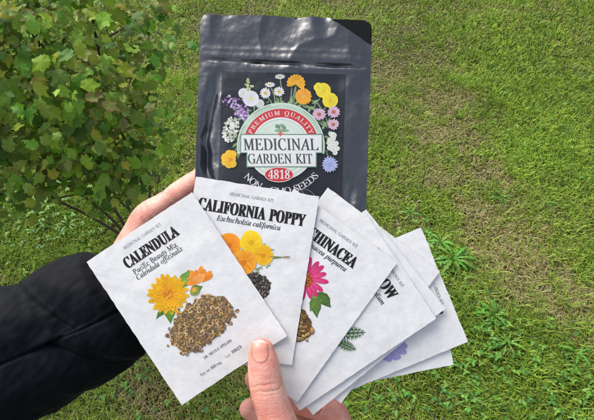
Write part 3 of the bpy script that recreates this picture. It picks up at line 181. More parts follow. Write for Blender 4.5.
class Print:
    """flat printed shapes: each polygon a hair above the last, laid on a surface h(x, y)"""
    def __init__(s, h, xf=None, z0=.00011, dz=.0000016):
        s.V = []; s.F = []; s.C = []; s.h = h; s.xf = xf or (lambda x, y: (x, y)); s.z = z0; s.dz = dz
    def raw(s, pts, tris, col):
        n = len(s.V)
        for x, y in pts:
            X, Y = s.xf(x, y); s.V.append((X, Y, s.h(X, Y) + s.z)); s.C.append(col)
        for t_ in tris: s.F.append(tuple(n+i for i in t_))
    def lift(s, k=1): s.z += s.dz*k
    def fan(s, cx, cy, pts, col, col2=None):
        """polygon fan with centre"""
        n = len(s.V)
        for i, (x, y) in enumerate([(cx, cy)] + list(pts)):
            X, Y = s.xf(x, y); s.V.append((X, Y, s.h(X, Y)+s.z)); s.C.append(col if (i == 0 or col2 is None) else col2)
        m = len(pts)
        for i in range(m): s.F.append((n, n+1+i, n+1+(i+1) % m))
        s.lift()
    def disc(s, cx, cy, rx, ry=None, col=(0, 0, 0), ang=0, n=20, col2=None, jit=0):
        ry = ry or rx; c, si = math.cos(ang), math.sin(ang); P = []
        for i in range(n):
            a = i*2*math.pi/n; k = 1 + random.uniform(-jit, jit); u, v = rx*k*math.cos(a), ry*k*math.sin(a)
            P.append((cx+u*c-v*si, cy+u*si+v*c))
        s.fan(cx, cy, P, col, col2)
    def bigdisc(s, cx, cy, r, col, n=60):
        k = max(2, int(r/3)); m = len(s.V)
        for j in range(k+1):
            for i in range(n):
                a = 2*math.pi*i/n; q = max(.01, r*j/k); X, Y = s.xf(cx+q*math.cos(a), cy+q*math.sin(a)); s.V.append((X, Y, s.h(X, Y)+s.z)); s.C.append(col)
        for j in range(k):
            for i in range(n): a = m+j*n; s.F.append((a+i, a+(i+1) % n, a+n+(i+1) % n, a+n+i))
        s.lift()
    def ring(s, cx, cy, r0, r1, a0, a1, col, n=60):
        """degrees, y down"""
        m = len(s.V)
        for i in range(n+1):
            a = R(a0+(a1-a0)*i/n)
            for r in (r0, r1):
                X, Y = s.xf(cx+r*math.cos(a), cy+r*math.sin(a)); s.V.append((X, Y, s.h(X, Y)+s.z)); s.C.append(col)
        for i in range(n):
            q = m+2*i; s.F.append((q, q+1, q+3, q+2))
        s.lift()
    def line(s, pts, w, col):
        for (x0, y0), (x1, y1) in zip(pts, pts[1:]):
            dx, dy = x1-x0, y1-y0; l = math.hypot(dx, dy) or 1; nx, ny = -dy/l*w/2, dx/l*w/2
            s.raw([(x0+nx, y0+ny), (x1+nx, y1+ny), (x1-nx, y1-ny), (x0-nx, y0-ny)], [(0, 1, 2, 3)], col)
        s.lift()
    def petal(s, cx, cy, ang, l0, l1, w, col, col2=None, notch=0):
        """petal pointing at ang (radians, y down)"""
        c, si = math.cos(ang), math.sin(ang); L = l1-l0
        prof = [(0, .25), (.25, .7), (.55, 1), (.8, .88), (.94, .5), (1-notch*.3, 0), (.94, -.5), (.8, -.88), (.55, -1), (.25, -.7), (0, -.25)]
        P = [(cx+(l0+L*a)*c-(w/2*b)*si, cy+(l0+L*a)*si+(w/2*b)*c) for a, b in prof]
        mx_, my_ = cx+(l0+L*.35)*c, cy+(l0+L*.35)*si
        s.fan(mx_, my_, P, col2 or col, col)
    def text(s, st, style, x0, x1, y, cap, col, smear=0, shear=0, space=.25, bold=0):
        """text from x0 to x1 on baseline y (y down)"""
        W = 0; zs = s.z
        for ch in st: W += space if ch == ' ' else glyph(style+ch)[0] if style+ch in GLY else .2
        k = cap/CAP; kx = (x1-x0)/W; x = x0
        for ch in st:
            if ch == ' ': x += space*kx; continue
            if style+ch not in GLY:
                if ch in '.-': s.disc(x+.08*kx, y-(.03 if ch == '.' else .17)*k, .035*k, col=col, n=8)
                x += .2*kx; continue
            adv, P, T = glyph(style+ch)
            for j, dx in enumerate((0,) if not smear and not bold else (-smear, -smear/2, 0, smear/2, smear) if smear else (-bold, bold)):
                s.raw([(x+px*kx+dx+py*k*shear, y-py*k) for px, py in P], T, col); s.lift()
            s.z = zs; x += adv*kx
        s.z = zs+s.dz*3
    def arctext(s, st, style, cx, cy, r, a0, a1, cap, col, inside=False, shear=-.27, bold=0, wk=1):
        """letters spread evenly by advance from angle a0 to a1 (degrees, y down); inside: tops point to the centre"""
        adv = [(.25 if ch == ' ' else glyph(style+ch)[0] if style+ch in GLY else .22) for ch in st]; W = sum(adv); acc = 0; k = cap/CAP
        for ch, ad in zip(st, adv):
            mid = acc+ad/2; acc += ad
            if ch == ' ': continue
            a = R(a0+(a1-a0)*mid/W)
            ux, uy = (math.sin(a), -math.cos(a)) if inside else (-math.sin(a), math.cos(a))      # reading direction
            ox, oy = (-math.cos(a), -math.sin(a)) if inside else (math.cos(a), math.sin(a))       # up direction
            bx, by = cx+r*math.cos(a), cy+r*math.sin(a)
            if style+ch not in GLY:
                s.disc(bx+ox*cap*.4, by+oy*cap*.4, cap*.12, col=col, n=8); continue
            _, P, T = glyph(style+ch)
            for dx in ((0,) if not bold else (-bold, bold)):
                Q = []
                for px, py in P:
                    u = (px-ad/2)*k*wk+py*k*shear+dx; v = py*k; Q.append((bx+ux*u+ox*v, by+uy*u+oy*v))
                s.raw(Q, T, col); s.lift()
    def build(s, name, mat, parent):
        me = mesh_np(name, s.V, s.F, False, s.C)
        return link(name, me, mat, parent)

# ------------------------------------------------------------------ seed packets
W_MM = 126.
def frame_at(tl, ang, d):
    """matrix with its origin at photo point tl, x along the top edge (ang degrees clockwise), z to the camera; one unit = one metre"""
    a = R(ang); X = RIGHT*math.cos(a) - UP*math.sin(a); Y = RIGHT*math.sin(a) + UP*math.cos(a); Z = -FWD
    o = at(*tl, d)
    m = Matrix((X, Y, Z)).transposed().to_4x4(); m.translation = o
    return m

def packet(tl, ang, w, h, d, label, seed, warp=()):
    s = d/FPX; Wm, Hm = w*s, h*s
    root = empty('seed_packet', frame_at(tl, ang, d))
    tag(root, label, 'seed packet', 'seed packets fanned out in the hand')
    rs = random.Random(seed); o1, o2 = rs.uniform(0, 50), rs.uniform(0, 50)
    fold = [(rs.uniform(.1, .9), rs.uniform(.1, .9), rs.uniform(0, 3.14)) for _ in range(4)]
    def hh(X, Y):
        u = min(max(X/Wm, 0), 1); v = min(max(-Y/Hm, 0), 1)
        e = (math.sin(math.pi*u)*math.sin(math.pi*v))
        z = .0007*max(e, 0)
        z += .00028*noise.noise(Vector((X*38+o1, Y*38+o2, 0)))*min(1, e*5)
        for (fu, fv, fa) in fold:
            q = ((u-fu)*math.cos(fa)+(v-fv)*math.sin(fa)); z += .00018*math.exp(-(q/.05)**2)*min(1, e*4)
        for (wu, wv, amp, sg) in warp:                       # a lifted or bent corner
            z += amp*math.exp(-(((u-wu)*w/h)**2+(v-wv)**2)/sg**2)
        return z
    nx, ny = 44, 60; V = []; F = []
    jx = [noise.noise(Vector((o1, i*.5, 3)))*.00035 for i in range(ny+1)]
    jy = [noise.noise(Vector((o2, i*.5, 7)))*.00035 for i in range(nx+1)]
    for side in (0, 1):
        for j in range(ny+1):
            for i in range(nx+1):
                X, Y = Wm*i/nx, -Hm*j/ny
                z = hh(X, Y)
                if i in (0, nx): X += jx[j]
                if j in (0, ny): Y += jy[i]
                V.append((X, Y, z if side == 0 else min(z-.00025, -.00025-.0002*math.sin(math.pi*i/nx)*math.sin(math.pi*j/ny))))
    N = (nx+1)*(ny+1)
    for j in range(ny):
        for i in range(nx):
            a = j*(nx+1)+i; F.append((a, a+nx+1, a+nx+2, a+1)); F.append((N+a, N+a+1, N+a+nx+2, N+a+nx+1))
    rim = [i for i in range(nx+1)]+[j*(nx+1)+nx for j in range(1, ny+1)]+[ny*(nx+1)+i for i in range(nx-1, -1, -1)]+[j*(nx+1) for j in range(ny-1, 0, -1)]
    m0 = len(V); V += [V[i] for i in rim]+[V[N+i] for i in rim]; nr = len(rim)
    for i in range(nr): j = (i+1) % nr; F.append((m0+i, m0+j, m0+nr+j, m0+nr+i))
    link('paper_envelope', mesh_np('paper_envelope', V, F), PAPER, root)
    xf = lambda x, y: (x*s, -y*s)
    root['_s'] = s
    del root['_s']
    return root, hh, xf
BLACK = (.012, .011, .011); GREYK = (.10, .10, .11)
def lettering(pk, title, sub, sub2=None, t0=31, t1=93, yb=28.7, cap=11.2, kit=(38, 84, 11.5), subx=(33, 87), suby=38, soft=0):
    root, hh, xf = pk
    p = Print(hh, xf)
    p.text(title, 'b', t0, t1, yb, cap, BLACK, smear=.50)
    p.build('title_lettering', INK, root)
    p = Print(hh, xf)
    p.text('MEDICINAL GARDEN KIT', 'i', kit[0], kit[1], kit[2], 3.1, (.17, .17, .18), shear=-.27)
    if sub2:
        p.text(sub2, 'i', subx[0]+1, subx[1]-2, suby, 5.2, (.045, .045, .05), shear=-.27, bold=.10, space=.2)
        p.text(sub, 'i', subx[0], subx[1], suby+6.4, 5.2, (.045, .045, .05), bold=.10, space=.2)
    else:
        p.text(sub, 'i', subx[0], subx[1], suby, 5.2, (.045, .045, .05), bold=.12, space=.2)
    p.build('small_lettering', INK, root)

def vary(c, k=.12):
    f = 1+random.uniform(-k, k); return tuple(max(0, min(1, x*f*(1+random.uniform(-k, k)*.3))) for x in c)
def daisy_flower(p, cx, cy, r, n, cols, core, coref, w=.26, rings=2, squash=1, ang=0):
    """layered rays round a core"""
    base = p.xf
    if squash != 1:
        c, si = math.cos(ang), math.sin(ang)
        def sq(x, y):
            dx, dy = x-cx, y-cy; u = dx*c+dy*si; v = (-dx*si+dy*c)*squash
            return base(cx+u*c-v*si, cy+u*si+v*c)
        p.xf = sq
    for k in range(rings):
        rr = r*(1-.16*k)
        order = list(range(n)); random.shuffle(order)
        for i in order:
            a = 2*math.pi*(i+.5*k)/n+random.uniform(-.06, .06)
            c1 = vary(cols[0]); c2 = vary(cols[1])
            p.petal(cx, cy, a, r*.08, rr*random.uniform(.93, 1.05), r*w, c1, c2, .06)
            p.line([(cx+math.cos(a)*r*.2, cy+math.sin(a)*r*.2), (cx+math.cos(a)*rr*.8, cy+math.sin(a)*rr*.8)], r*.02, vary(cols[1]))
    p.disc(cx, cy, r*coref, col=core[0], n=18, jit=.06)
    for i in range(int(26)):
        a = random.uniform(0, 6.28); q = r*coref*.85*random.random()**.5
        p.disc(cx+q*math.cos(a), cy+q*math.sin(a), r*coref*.13, col=vary(core[1], .3), n=6)
    p.xf = base
def green_leaf(p, x, y, ang, l, w, c=(.10, .24, .035)):
    co_, si_ = math.cos(ang), math.sin(ang); PR = [(0, .1), (.15, .6), (.35, 1), (.6, .8), (.82, .38), (1, 0), (.82, -.3), (.6, -.85), (.35, -.95), (.15, -.6), (0, -.1)]
    p.fan(x+l*.4*co_, y+l*.4*si_, [(x+l*a_*co_-w/2*b_*si_, y+l*a_*si_+w/2*b_*co_) for a_, b_ in PR], vary(tuple(v*1.35 for v in c)), vary(tuple(v*.8 for v in c)))
    p.line([(x, y), (x+math.cos(ang)*l*.85, y+math.sin(ang)*l*.85)], w*.05, tuple(v*1.7 for v in c))
def seed_heap(p, cx, cy, rx, ry, ang, n, size, cols, curl=True, loose=6):
    c, si = math.cos(ang), math.sin(ang)
    P = []
    for i in range(46):
        a = i*2*math.pi/46; k = .93+.16*noise.noise(Vector((math.cos(a)*2+cx, math.sin(a)*2, cy)))+random.uniform(-.05, .05)
        u, v = rx*k*math.cos(a), ry*k*math.sin(a); P.append((cx+u*c-v*si, cy+u*si+v*c))
    for i in range(420):
        a = random.uniform(0, 6.283); q = random.random()**.5*.93; u, v = rx*q*math.cos(a), ry*q*math.sin(a)
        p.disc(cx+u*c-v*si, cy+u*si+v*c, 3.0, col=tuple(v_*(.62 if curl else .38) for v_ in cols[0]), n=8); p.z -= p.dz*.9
    zb = p.z+1e-5
    for i in range(n):
        a = random.uniform(0, 6.283); q = random.random()**.5*1.02
        if i < loose: q = 1.08+random.random()*.12
        k = 1+.18*noise.noise(Vector((math.cos(a)*2+cx, math.sin(a)*2, cy)))
        u, v = rx*q*k*math.cos(a), ry*q*k*math.sin(a); x, y = cx+u*c-v*si, cy+u*si+v*c
        sz = size*random.uniform(.6, 1.25); col = vary(random.choice(cols), .25); a2 = random.uniform(0, 6.28)
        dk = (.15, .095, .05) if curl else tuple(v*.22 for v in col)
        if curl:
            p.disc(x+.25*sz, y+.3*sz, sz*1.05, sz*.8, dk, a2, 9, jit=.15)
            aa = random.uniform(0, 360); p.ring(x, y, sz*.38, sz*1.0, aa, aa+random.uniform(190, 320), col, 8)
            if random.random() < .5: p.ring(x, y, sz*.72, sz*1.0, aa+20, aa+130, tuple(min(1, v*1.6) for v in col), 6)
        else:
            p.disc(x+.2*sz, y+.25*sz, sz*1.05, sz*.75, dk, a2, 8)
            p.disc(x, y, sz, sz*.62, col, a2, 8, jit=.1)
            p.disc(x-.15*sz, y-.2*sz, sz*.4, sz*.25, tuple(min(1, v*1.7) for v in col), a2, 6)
        p.z = zb+(i % 70)*4e-6
ORANGE = ((.86, .42, .012), (.78, .28, .008)); YELL = ((.90, .62, .02), (.85, .42, .01))

# 1 calendula
pk = packet((86.5, 262), -33.6, 126.5, 172, .300, 'frontmost white seed packet reading CALENDULA, orange flowers above brown curled seeds', 1,
            warp=((1.0, 1.0, .0012, .10), (.5, 1.0, -.0004, .3)))
root, hh, xf = pk
lettering(pk, 'CALENDULA', 'Calendula officinalis', 'Pacific Beauty Mix', 30.5, 93, 28.7, 11.3, (38.9, 83.5, 10.8), (33, 87.5), 37.2)
p = Print(hh, xf)
green_leaf(p, 48, 76, R(118), 25, 13, (.13, .30, .03)); green_leaf(p, 47, 78, R(158), 22, 8, (.09, .22, .03))
green_leaf(p, 66, 74, R(-35), 19, 13, (.16, .33, .05)); green_leaf(p, 70, 82, R(10), 14, 9, (.11, .26, .04)); green_leaf(p, 62, 72, R(-10), 22, 9, (.2, .38, .06))
for i in range(9):
    a = R(-150+i*19+random.uniform(-5, 5)); p.petal(84, 80, a, 1, 15+random.uniform(-2, 2), 5.2, vary((.90, .34, .04)), vary((.80, .20, .02)))
for i in range(6):
    a = R(-120+i*16); p.petal(84, 81, a, 1, 10, 3.6, vary((.93, .45, .12)), vary((.86, .25, .04)))
daisy_flower(p, 50.5, 72, 21, 19, ((.88, .50, .012), (.80, .27, .006)), ((.62, .20, .01), (.90, .45, .04)), .24, .25, 3)
p.disc(74.5, 84, 4.8, 4.4, (.55, .33, .05)); 
for i in range(6): green_leaf(p, 74.5, 87.5, R(-150+24*i), 7, 2.4, (.20, .34, .06))
p.disc(74.5, 83, 2.4, 2.0, (.86, .40, .04))
p.build('printed_flowers', INK, root)
p = Print(hh, xf, dz=.0000012)
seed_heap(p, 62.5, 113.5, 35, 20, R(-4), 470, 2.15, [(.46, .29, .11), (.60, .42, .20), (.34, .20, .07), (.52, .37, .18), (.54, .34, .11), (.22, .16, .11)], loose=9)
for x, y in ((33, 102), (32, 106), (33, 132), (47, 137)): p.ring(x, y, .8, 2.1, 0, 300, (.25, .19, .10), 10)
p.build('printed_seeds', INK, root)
p = Print(hh, xf)
p.text('DR. NICOLE APELIAN', 'i', 45, 78, 146.3, 2.7, (.08, .08, .09), shear=-.27, bold=.08)
p.text('Net wt', 'i', 32.5, 43.5, 158.8, 2.9, (.14, .14, .15), shear=-.27, bold=.04); p.text('800', 'b', 44.8, 50.8, 158.8, 2.9, (.14, .14, .15)); p.text('mg', 'i', 52, 57, 158.8, 2.9, (.14, .14, .15), shear=-.27, bold=.04)
p.text('Lot 0823'.replace('0823', ''), 'i', 63, 70, 157.6, 2.8, (.18, .18, .19), shear=-.27)
p.text('0823', 'b', 71, 82.5, 157.2, 3.0, (.10, .10, .11))
p.build('small_print', INK, root)

# 2 california poppy
pk = packet((196, 176.5), 9.2, 124.8, 171, .3020, 'white seed packet reading CALIFORNIA POPPY, orange and yellow poppies, second in the fan', 2)
root, hh, xf = pk
lettering(pk, 'CALIFORNIA POPPY', 'Eschscholzia californica', None, 6.5, 114.5, 32, 12.2, (36.5, 81, 13), (27.5, 92), 39.8)
p = Print(hh, xf)
GS = (.16, .27, .07)
for a, b in (((64, 52), (58, 72)), ((77, 64), (66, 76)), ((62, 76), (97, 66)), ((70, 60), (60, 84)), ((50, 66), (64, 80))): p.line([a, ((a[0]+b[0])/2+2, (a[1]+b[1])/2), b], 1.1, GS)
for i in range(46):
    x, y = random.uniform(50, 88), random.uniform(55, 86); p.line([(x, y), (x+random.uniform(-5, 5), y+random.uniform(-5, 5))], .9, vary((.20, .30, .12), .3))
def poppy(cx, cy, r, c1, c2, sq=1, rot=0):
    for a in (rot+200, rot+340, rot+250, rot+295, rot+20, rot+160, rot+90):
        p.petal(cx, cy, R(a), -r*.15, r*random.uniform(.92, 1.08), r*1.15, vary(c1, .08), vary(c2, .08), .1)
    for i in range(16):
        a = R(random.uniform(0, 360)); p.line([(cx, cy), (cx+math.cos(a)*r*.75, cy+math.sin(a)*r*.75)], r*.03, vary(c2, .15))
    p.disc(cx, cy, r*.22, col=tuple(v*.8 for v in c2), n=12, jit=.2)
poppy(44, 62, 12, (.90, .36, .015), (.82, .22, .01), rot=40)
poppy(65, 56, 11.5, (.93, .68, .02), (.90, .50, .01))
poppy(79, 67, 10.5, (.93, .56, .02), (.90, .38, .01), rot=80)
poppy(61, 77, 13.5, (.90, .42, .03), (.84, .26, .012), rot=-20)
p.petal(97, 66, R(-12), 0, 9, 1.8, (.35, .30, .12)); p.petal(85, 67, R(-5), 0, 14, 1.2, (.2, .25, .10))
p.build('printed_flowers', INK, root)
p = Print(hh, xf, dz=.0000012)
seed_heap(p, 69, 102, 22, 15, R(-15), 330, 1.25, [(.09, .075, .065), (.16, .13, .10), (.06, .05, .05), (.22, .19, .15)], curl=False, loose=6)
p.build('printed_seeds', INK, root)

# 3 echinacea
pk = packet((294, 188.5), 35.6, 127, 172, .3038, 'white seed packet reading ECHINACEA, pink coneflower print, third in the fan', 3)
root, hh, xf = pk
lettering(pk, 'ECHINACEA', 'Echinacea purpurea', None, 30, 94, 31, 11.6, (39.5, 86, 12), (34, 90), 38.2)
p = Print(hh, xf)
green_leaf(p, 80, 70, R(15), 20, 12, (.07, .16, .03)); green_leaf(p, 78, 74, R(48), 24, 12, (.10, .21, .04)); green_leaf(p, 74, 78, R(-12), 16, 7, (.14, .28, .05)); green_leaf(p, 82, 76, R(80), 15, 8, (.13, .24, .04))
for i in range(17):
    a = R(-175+i*21.5+random.uniform(-5, 5)); p.petal(62, 66, a, 3, 23*random.uniform(.88, 1.05), 5.4, vary((.62, .018, .13)), vary((.82, .10, .30)), .05)
    p.line([(62+math.cos(a)*6, 66+math.sin(a)*6), (62+math.cos(a)*18, 66+math.sin(a)*18)], .35, (.55, .04, .18))
p.disc(61, 68, 8.5, 7.5, (.30, .07, .012), jit=.08)
for i in range(90):
    a = random.uniform(0, 6.28); q = random.random()**.5*7.6; x, y = 61+q*math.cos(a), 68+q*.9*math.sin(a)
    p.petal(x, y, a, 0, 2.2, .9, vary(random.choice([(.62, .16, .015), (.45, .08, .01), (.80, .30, .03)]), .2)); p.z -= p.dz*.6
p.build('printed_flowers', INK, root)
p = Print(hh, xf, dz=.000001)
p.z += .00005
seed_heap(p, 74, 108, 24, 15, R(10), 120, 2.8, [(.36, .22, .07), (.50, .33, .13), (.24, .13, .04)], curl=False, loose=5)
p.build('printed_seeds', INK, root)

# 4 yarrow
pk = packet((364, 211), 56, 129.5, 165, .3056, 'white seed packet whose title ends in OW, with green ferny leaves', 4)
root, hh, xf = pk
lettering(pk, 'YARROW', 'Achillea millefolium', None, 36, 87.5, 29, 11.6, (38, 85, 11.5), (34, 88), 38.2)
p = Print(hh, xf)
def frond(x, y, a, l):
    p.line([(x, y), (x+math.cos(a)*l, y+math.sin(a)*l)], 1.0, (.07, .16, .04))
    for i in range(8):
        q = i/8; bx, by = x+math.cos(a)*l*q, y+math.sin(a)*l*q; m = l*.30*math.sin(math.pi*(.12+.85*q))
        for sg in (-1, 1): [green_leaf(p, bx+math.cos(a+sg*R(48))*m*g_, by+math.sin(a+sg*R(48))*m*g_, a+sg*R(48)+g2*R(38), m*(.62-.3*g_), m*.10, (.05, .14, .035)) for g_ in (0, .4) for g2 in (-1, 0, 1)]; p.z -= p.dz*8
frond(84, 96, R(-60), 34); frond(78, 92, R(-95), 26); frond(88, 98, R(-32), 26); frond(70, 96, R(-120), 24)
p.build('printed_leaves', INK, root)

# 5 to 8: behind
pk = packet((366, 209.5), 51.2, 127, 170, .3074, 'white seed packet mostly hidden directly under the packet ending in OW', 5)
pk = packet((328, 187.5), 36.9, 140, 165, .3092, 'white seed packet whose blank top corner sticks up before the black pouch', 6)
pk = packet((421, 227.5), 67.6, 123.5, 171, .3110, 'white seed packet at the far right of the fan with pale purple petals', 7)
root, hh, xf = pk
p = Print(hh, xf); p.text('R', 'b', 79, 88, 21, 10, BLACK, smear=.6); p.build('title_lettering', INK, root)
p = Print(hh, xf); p.text('MEDICINAL GARDEN KIT', 'i', 34, 80, 11, 3.1, (.17, .17, .18), shear=-.27); p.build('small_lettering', INK, root)
p = Print(hh, xf)
for i in range(16):
    a = R(i*22.5+random.uniform(-6, 6)); p.petal(99, 74, a, 2, 17*random.uniform(.85, 1.05), 6.5, vary((.36, .34, .66), .08), vary((.48, .46, .76), .08), .12)
p.disc(99, 74, 3, col=(.30, .26, .55)); p.build('printed_flowers', INK, root)
pk = packet((429, 243), 78.5, 124, 165, .3128, 'rearmost white seed packet, a thin blank strip under the purple petal packet', 8)

# ------------------------------------------------------------------ black pouch
PD = .345; PS = PD/FPX; PA = 1.9
PW, PH = 172*PS, 246*PS
root = empty('black_pouch', frame_at((200.5, 14), PA, PD))
tag(root, 'glossy black pouch with a MEDICINAL GARDEN KIT sticker ringed by flowers', 'pouch')
ca, sa = math.cos(R(PA)), math.sin(R(PA))
def pxl(x, y):                                             # photo position on the pouch front -> pouch metres
    dx, dy = x-200.5, y-14
    return ((dx*ca+dy*sa)*PS, -(-dx*sa+dy*ca)*PS)
SX0, SY0 = pxl(222, 71); SX1, SY1 = pxl(341, 215)
def smst(a, b, x):
    k = min(1, max(0, (x-a)/(b-a))); return k*k*(3-2*k)
def pouch_h(X, Y):
    u, v = X/PW, -Y/PH                                   # v from 0 top to 1 bottom
    side = min(1, min(u, 1-u)/.06)
    e = math.sin(math.pi*min(1, max(0, u)))
    z = .006*(e**.9)*smst(.22, 1.0, v)                       # the filled lower half bulges
    ms = smst(-.003, .006, X-SX0)*smst(-.003, .006, SX1-X)*smst(-.004, .005, SY0-Y)   # inside the sticker
    k = (1-.94*ms)*side
    q = Vector((X*30, Y*30, 1.3))
    r1 = 1-abs(noise.noise(q))*2; r2 = 1-abs(noise.noise(q*2.3+Vector((5, 9, 2))))*2
    low = noise.noise(Vector((X*14, Y*14, 4)))
    z += k*(.0030*low+.0010*r1*abs(r1)+.0003*r2)
    d = v*246                                              # zip: two ridges, a groove under them
    brk = .45+1.1*noise.noise(Vector((X*55, 3, 1))); z += side*(.0006*math.exp(-((d-41)/4)**2)+.0003*math.exp(-((d-34)/2)**2)-.0030*max(0, brk+.25*smst(.3, .5, u))*smst(.02, .08, u)*smst(.02, .06, 1-u)*math.exp(-((d-46.5-4*(u-.5))/1.4)**2)+.0004*math.exp(-((d-52)/3)**2))
    if v < .12:
        z += side*.0016*math.sin(u*23+2*math.sin(u*9))*(.12-v)/.12
    # long dent at the left under the zip, another at the right
    z -= side*.0040*math.exp(-((u-.085-.035*math.sin(v*9)-.03*noise.noise(Vector((Y*70, 2, 2))))/.030)**2)*smst(.20, .34, v)
    z -= side*.0030*math.exp(-((u-.04-.02*noise.noise(Vector((Y*60, 7, 2))))/.035)**2)*smst(.42, .60, v)
    z -= .0030*math.exp(-((u-.90)/.035)**2-((v-.72)/.05)**2)
    return z
def rounded(nx, ny, r=.0065):
    """grid points clipped to a rectangle whose top corners are rounded"""
    G = []
    for j in range(ny+1):
        Y = -PH*j/ny; ins = 0
        if -Y < r: ins = r-math.sqrt(max(0, r*r-(r+Y)**2))
        G.append([(ins+(PW-2*ins)*i/nx, Y) for i in range(nx+1)])
    return G
def sheet(name, zf, mat, nx=150, ny=200, keep=None, parent=None, thick=.0002):
    G = rounded(nx, ny); V = []; F = []
    for row in G:
        for X, Y in row: V.append((X, Y, zf(X, Y)))
    for j in range(ny):
        for i in range(nx):
            a = j*(nx+1)+i
            if keep and not keep(*G[j][i]) : continue
            F.append((a, a+nx+1, a+nx+2, a+1))
    me = mesh_np(name, V, F)
    o = link(name, me, mat, parent)
    return o
# dark reflection at the top right: front film left off, matte black back bared
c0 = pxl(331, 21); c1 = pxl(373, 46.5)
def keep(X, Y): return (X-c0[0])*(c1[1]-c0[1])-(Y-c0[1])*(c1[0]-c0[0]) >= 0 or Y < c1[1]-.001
def front_z(X, Y):
    return pouch_h(X, Y)
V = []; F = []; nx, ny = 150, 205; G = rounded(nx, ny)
for j, row in enumerate(G):                                # snap to the slant so the dark reflection has a clean edge
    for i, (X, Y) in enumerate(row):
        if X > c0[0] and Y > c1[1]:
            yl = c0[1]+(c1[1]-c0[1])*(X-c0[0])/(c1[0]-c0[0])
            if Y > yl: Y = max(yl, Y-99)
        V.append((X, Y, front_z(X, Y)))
for j in range(ny):
    for i in range(nx):
        a = j*(nx+1)+i; F.append((a, a+nx+1, a+nx+2, a+1))
link('front_film', mesh_np('front_film', V, F), FILM, root)
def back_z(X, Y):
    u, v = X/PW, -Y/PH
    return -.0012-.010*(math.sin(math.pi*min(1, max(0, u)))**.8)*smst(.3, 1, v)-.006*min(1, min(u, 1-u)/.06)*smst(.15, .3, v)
bk = sheet('back_film', back_z, BACK_BLACK, 60, 80, parent=root)
# side seals
for X0 in (0, PW):
    V = []; F = []; n = 120
    for j in range(n+1):
        Y = -.0065-(PH-.0065)*j/n
        V += [(X0, Y, pouch_h(X0, Y) if not (X0 and Y > c1[1]) else -.0004), (X0, Y, back_z(X0, Y))]
    for j in range(n): F.append((2*j, 2*j+1, 2*j+3, 2*j+2))
    link('side_seal', mesh_np('side_seal', V, F), FILM, root)
# sticker
V = []; F = []; nx, ny = 60, 66
for j in range(ny+1):
    for i in range(nx+1):
        X = SX0+(SX1-SX0)*i/nx; Y = SY0+(SY1-SY0)*j/ny; V.append((X, Y, pouch_h(X, Y)+.00025))
for j in range(ny):
    for i in range(nx): a = j*(nx+1)+i; F.append((a, a+nx+1, a+nx+2, a+1))
stk = link('sticker', mesh_np('sticker', V, F), STICKER, root)
ph = lambda X, Y: pouch_h(X, Y)+.00025
p = Print(ph, pxl, z0=.00005, dz=.000002)
CX, CY = 281, 147
PALE = (.60, .76, .62); PALE2 = (.66, .80, .70); DKG = (.10, .20, .14); RED = (.62, .035, .045); WHITE = (.80, .84, .82)
# stems
SG = (.28, .42, .20)
for a in ((248, 84, 256, 122), (251, 99, 262, 116), (265.5, 93.5, 274, 110), (270, 85, 276, 106), (279, 92, 280, 108), (280, 77, 281, 105), (296, 83, 289, 108), (292, 84, 288, 108), (303.5, 97, 296, 112), (323, 91, 313, 108), (330, 101, 316, 118), (303, 97, 318, 104), (318, 104, 328, 124), (319, 115, 316, 124), (333, 113, 322, 128), (333, 137, 325, 143), (333, 148, 325, 152), (329.5, 165, 325, 150), (233, 108, 246, 124), (231, 127, 238, 140), (230, 159, 237, 148), (296, 83, 293, 104)):
    p.line([(a[0], a[1]), ((a[0]+a[2])/2+1.2, (a[1]+a[3])/2), (a[2], a[3])], 1.0, vary(SG))
for i in range(52):
    a = R(188+i*3.25+random.uniform(-2, 2)); q = random.uniform(43, 51); green_leaf(p, CX+q*math.cos(a), CY+q*math.sin(a), a+random.uniform(-1.1, 1.1), random.uniform(4, 8), random.uniform(1.5, 2.8), random.choice([(.22, .36, .15), (.32, .46, .22), (.15, .27, .11)])); p.z -= p.dz
for x, y, a, l in ((292, 97, 100, 11), (296, 94, 70, 12), (312, 104, -30, 9), (310, 108, -160, 12), (308, 107, 20, 10), (323, 121, 60, 9), (326, 122, 10, 10), (258, 116, 200, 8), (274, 102, 20, 8), (321, 133, 70, 9), (240, 148, 100, 12), (238, 143, 140, 8)):
    green_leaf(p, x, y, R(a), l, l*.36, (.24, .38, .17))
# lavender
for i in range(120):
    k = random.random(); x = 230+17*k+random.gauss(0, 3.0*(1.2-k*.3)); y = 99+19*k+random.gauss(0, 2.6)
    p.disc(x, y, random.uniform(.7, 1.5), col=vary(random.choice([(.38, .22, .50), (.50, .35, .64), (.24, .13, .38), (.66, .55, .76)]), .15), n=7); p.z -= p.dz*.7
# white mallow with its green spike
for i in range(46):
    k = random.random(); p.disc(248+random.gauss(0, .6+1.9*k), 79+14*k, random.uniform(.6, 1.3), col=vary(random.choice([(.50, .58, .28), (.70, .74, .42), (.34, .45, .18)]), .15), n=7); p.z -= p.dz*.7
def roundflower(cx, cy, r, c, cc, n=5):
    for i in range(n):
        a = R(i*360/n+random.uniform(-8, 8)); p.petal(cx, cy, a, -r*.1, r, r*1.25, vary(c, .06), vary(tuple(v*.86 for v in c), .06), .08)
    p.disc(cx, cy, r*.24, col=cc, n=10, jit=.1)
roundflower(243.5, 93.5, 5.2, (.74, .77, .80), (.66, .68, .45)); roundflower(260, 104, 4.5, (.70, .73, .72), (.6, .62, .4)); roundflower(251, 99, 8.2, (.80, .82, .86), (.78, .74, .22))
for x, y, r, sq in ((270, 85, 5.4, .5), (280, 77, 5.4, .5), (265.5, 93.5, 5.8, 1), (279, 92, 5.8, .9)):
    daisy_flower(p, x, y, r, 13, ((.84, .86, .88), (.70, .72, .76)), ((.80, .52, .03), (.88, .64, .06)), .30, .33, 1, sq)
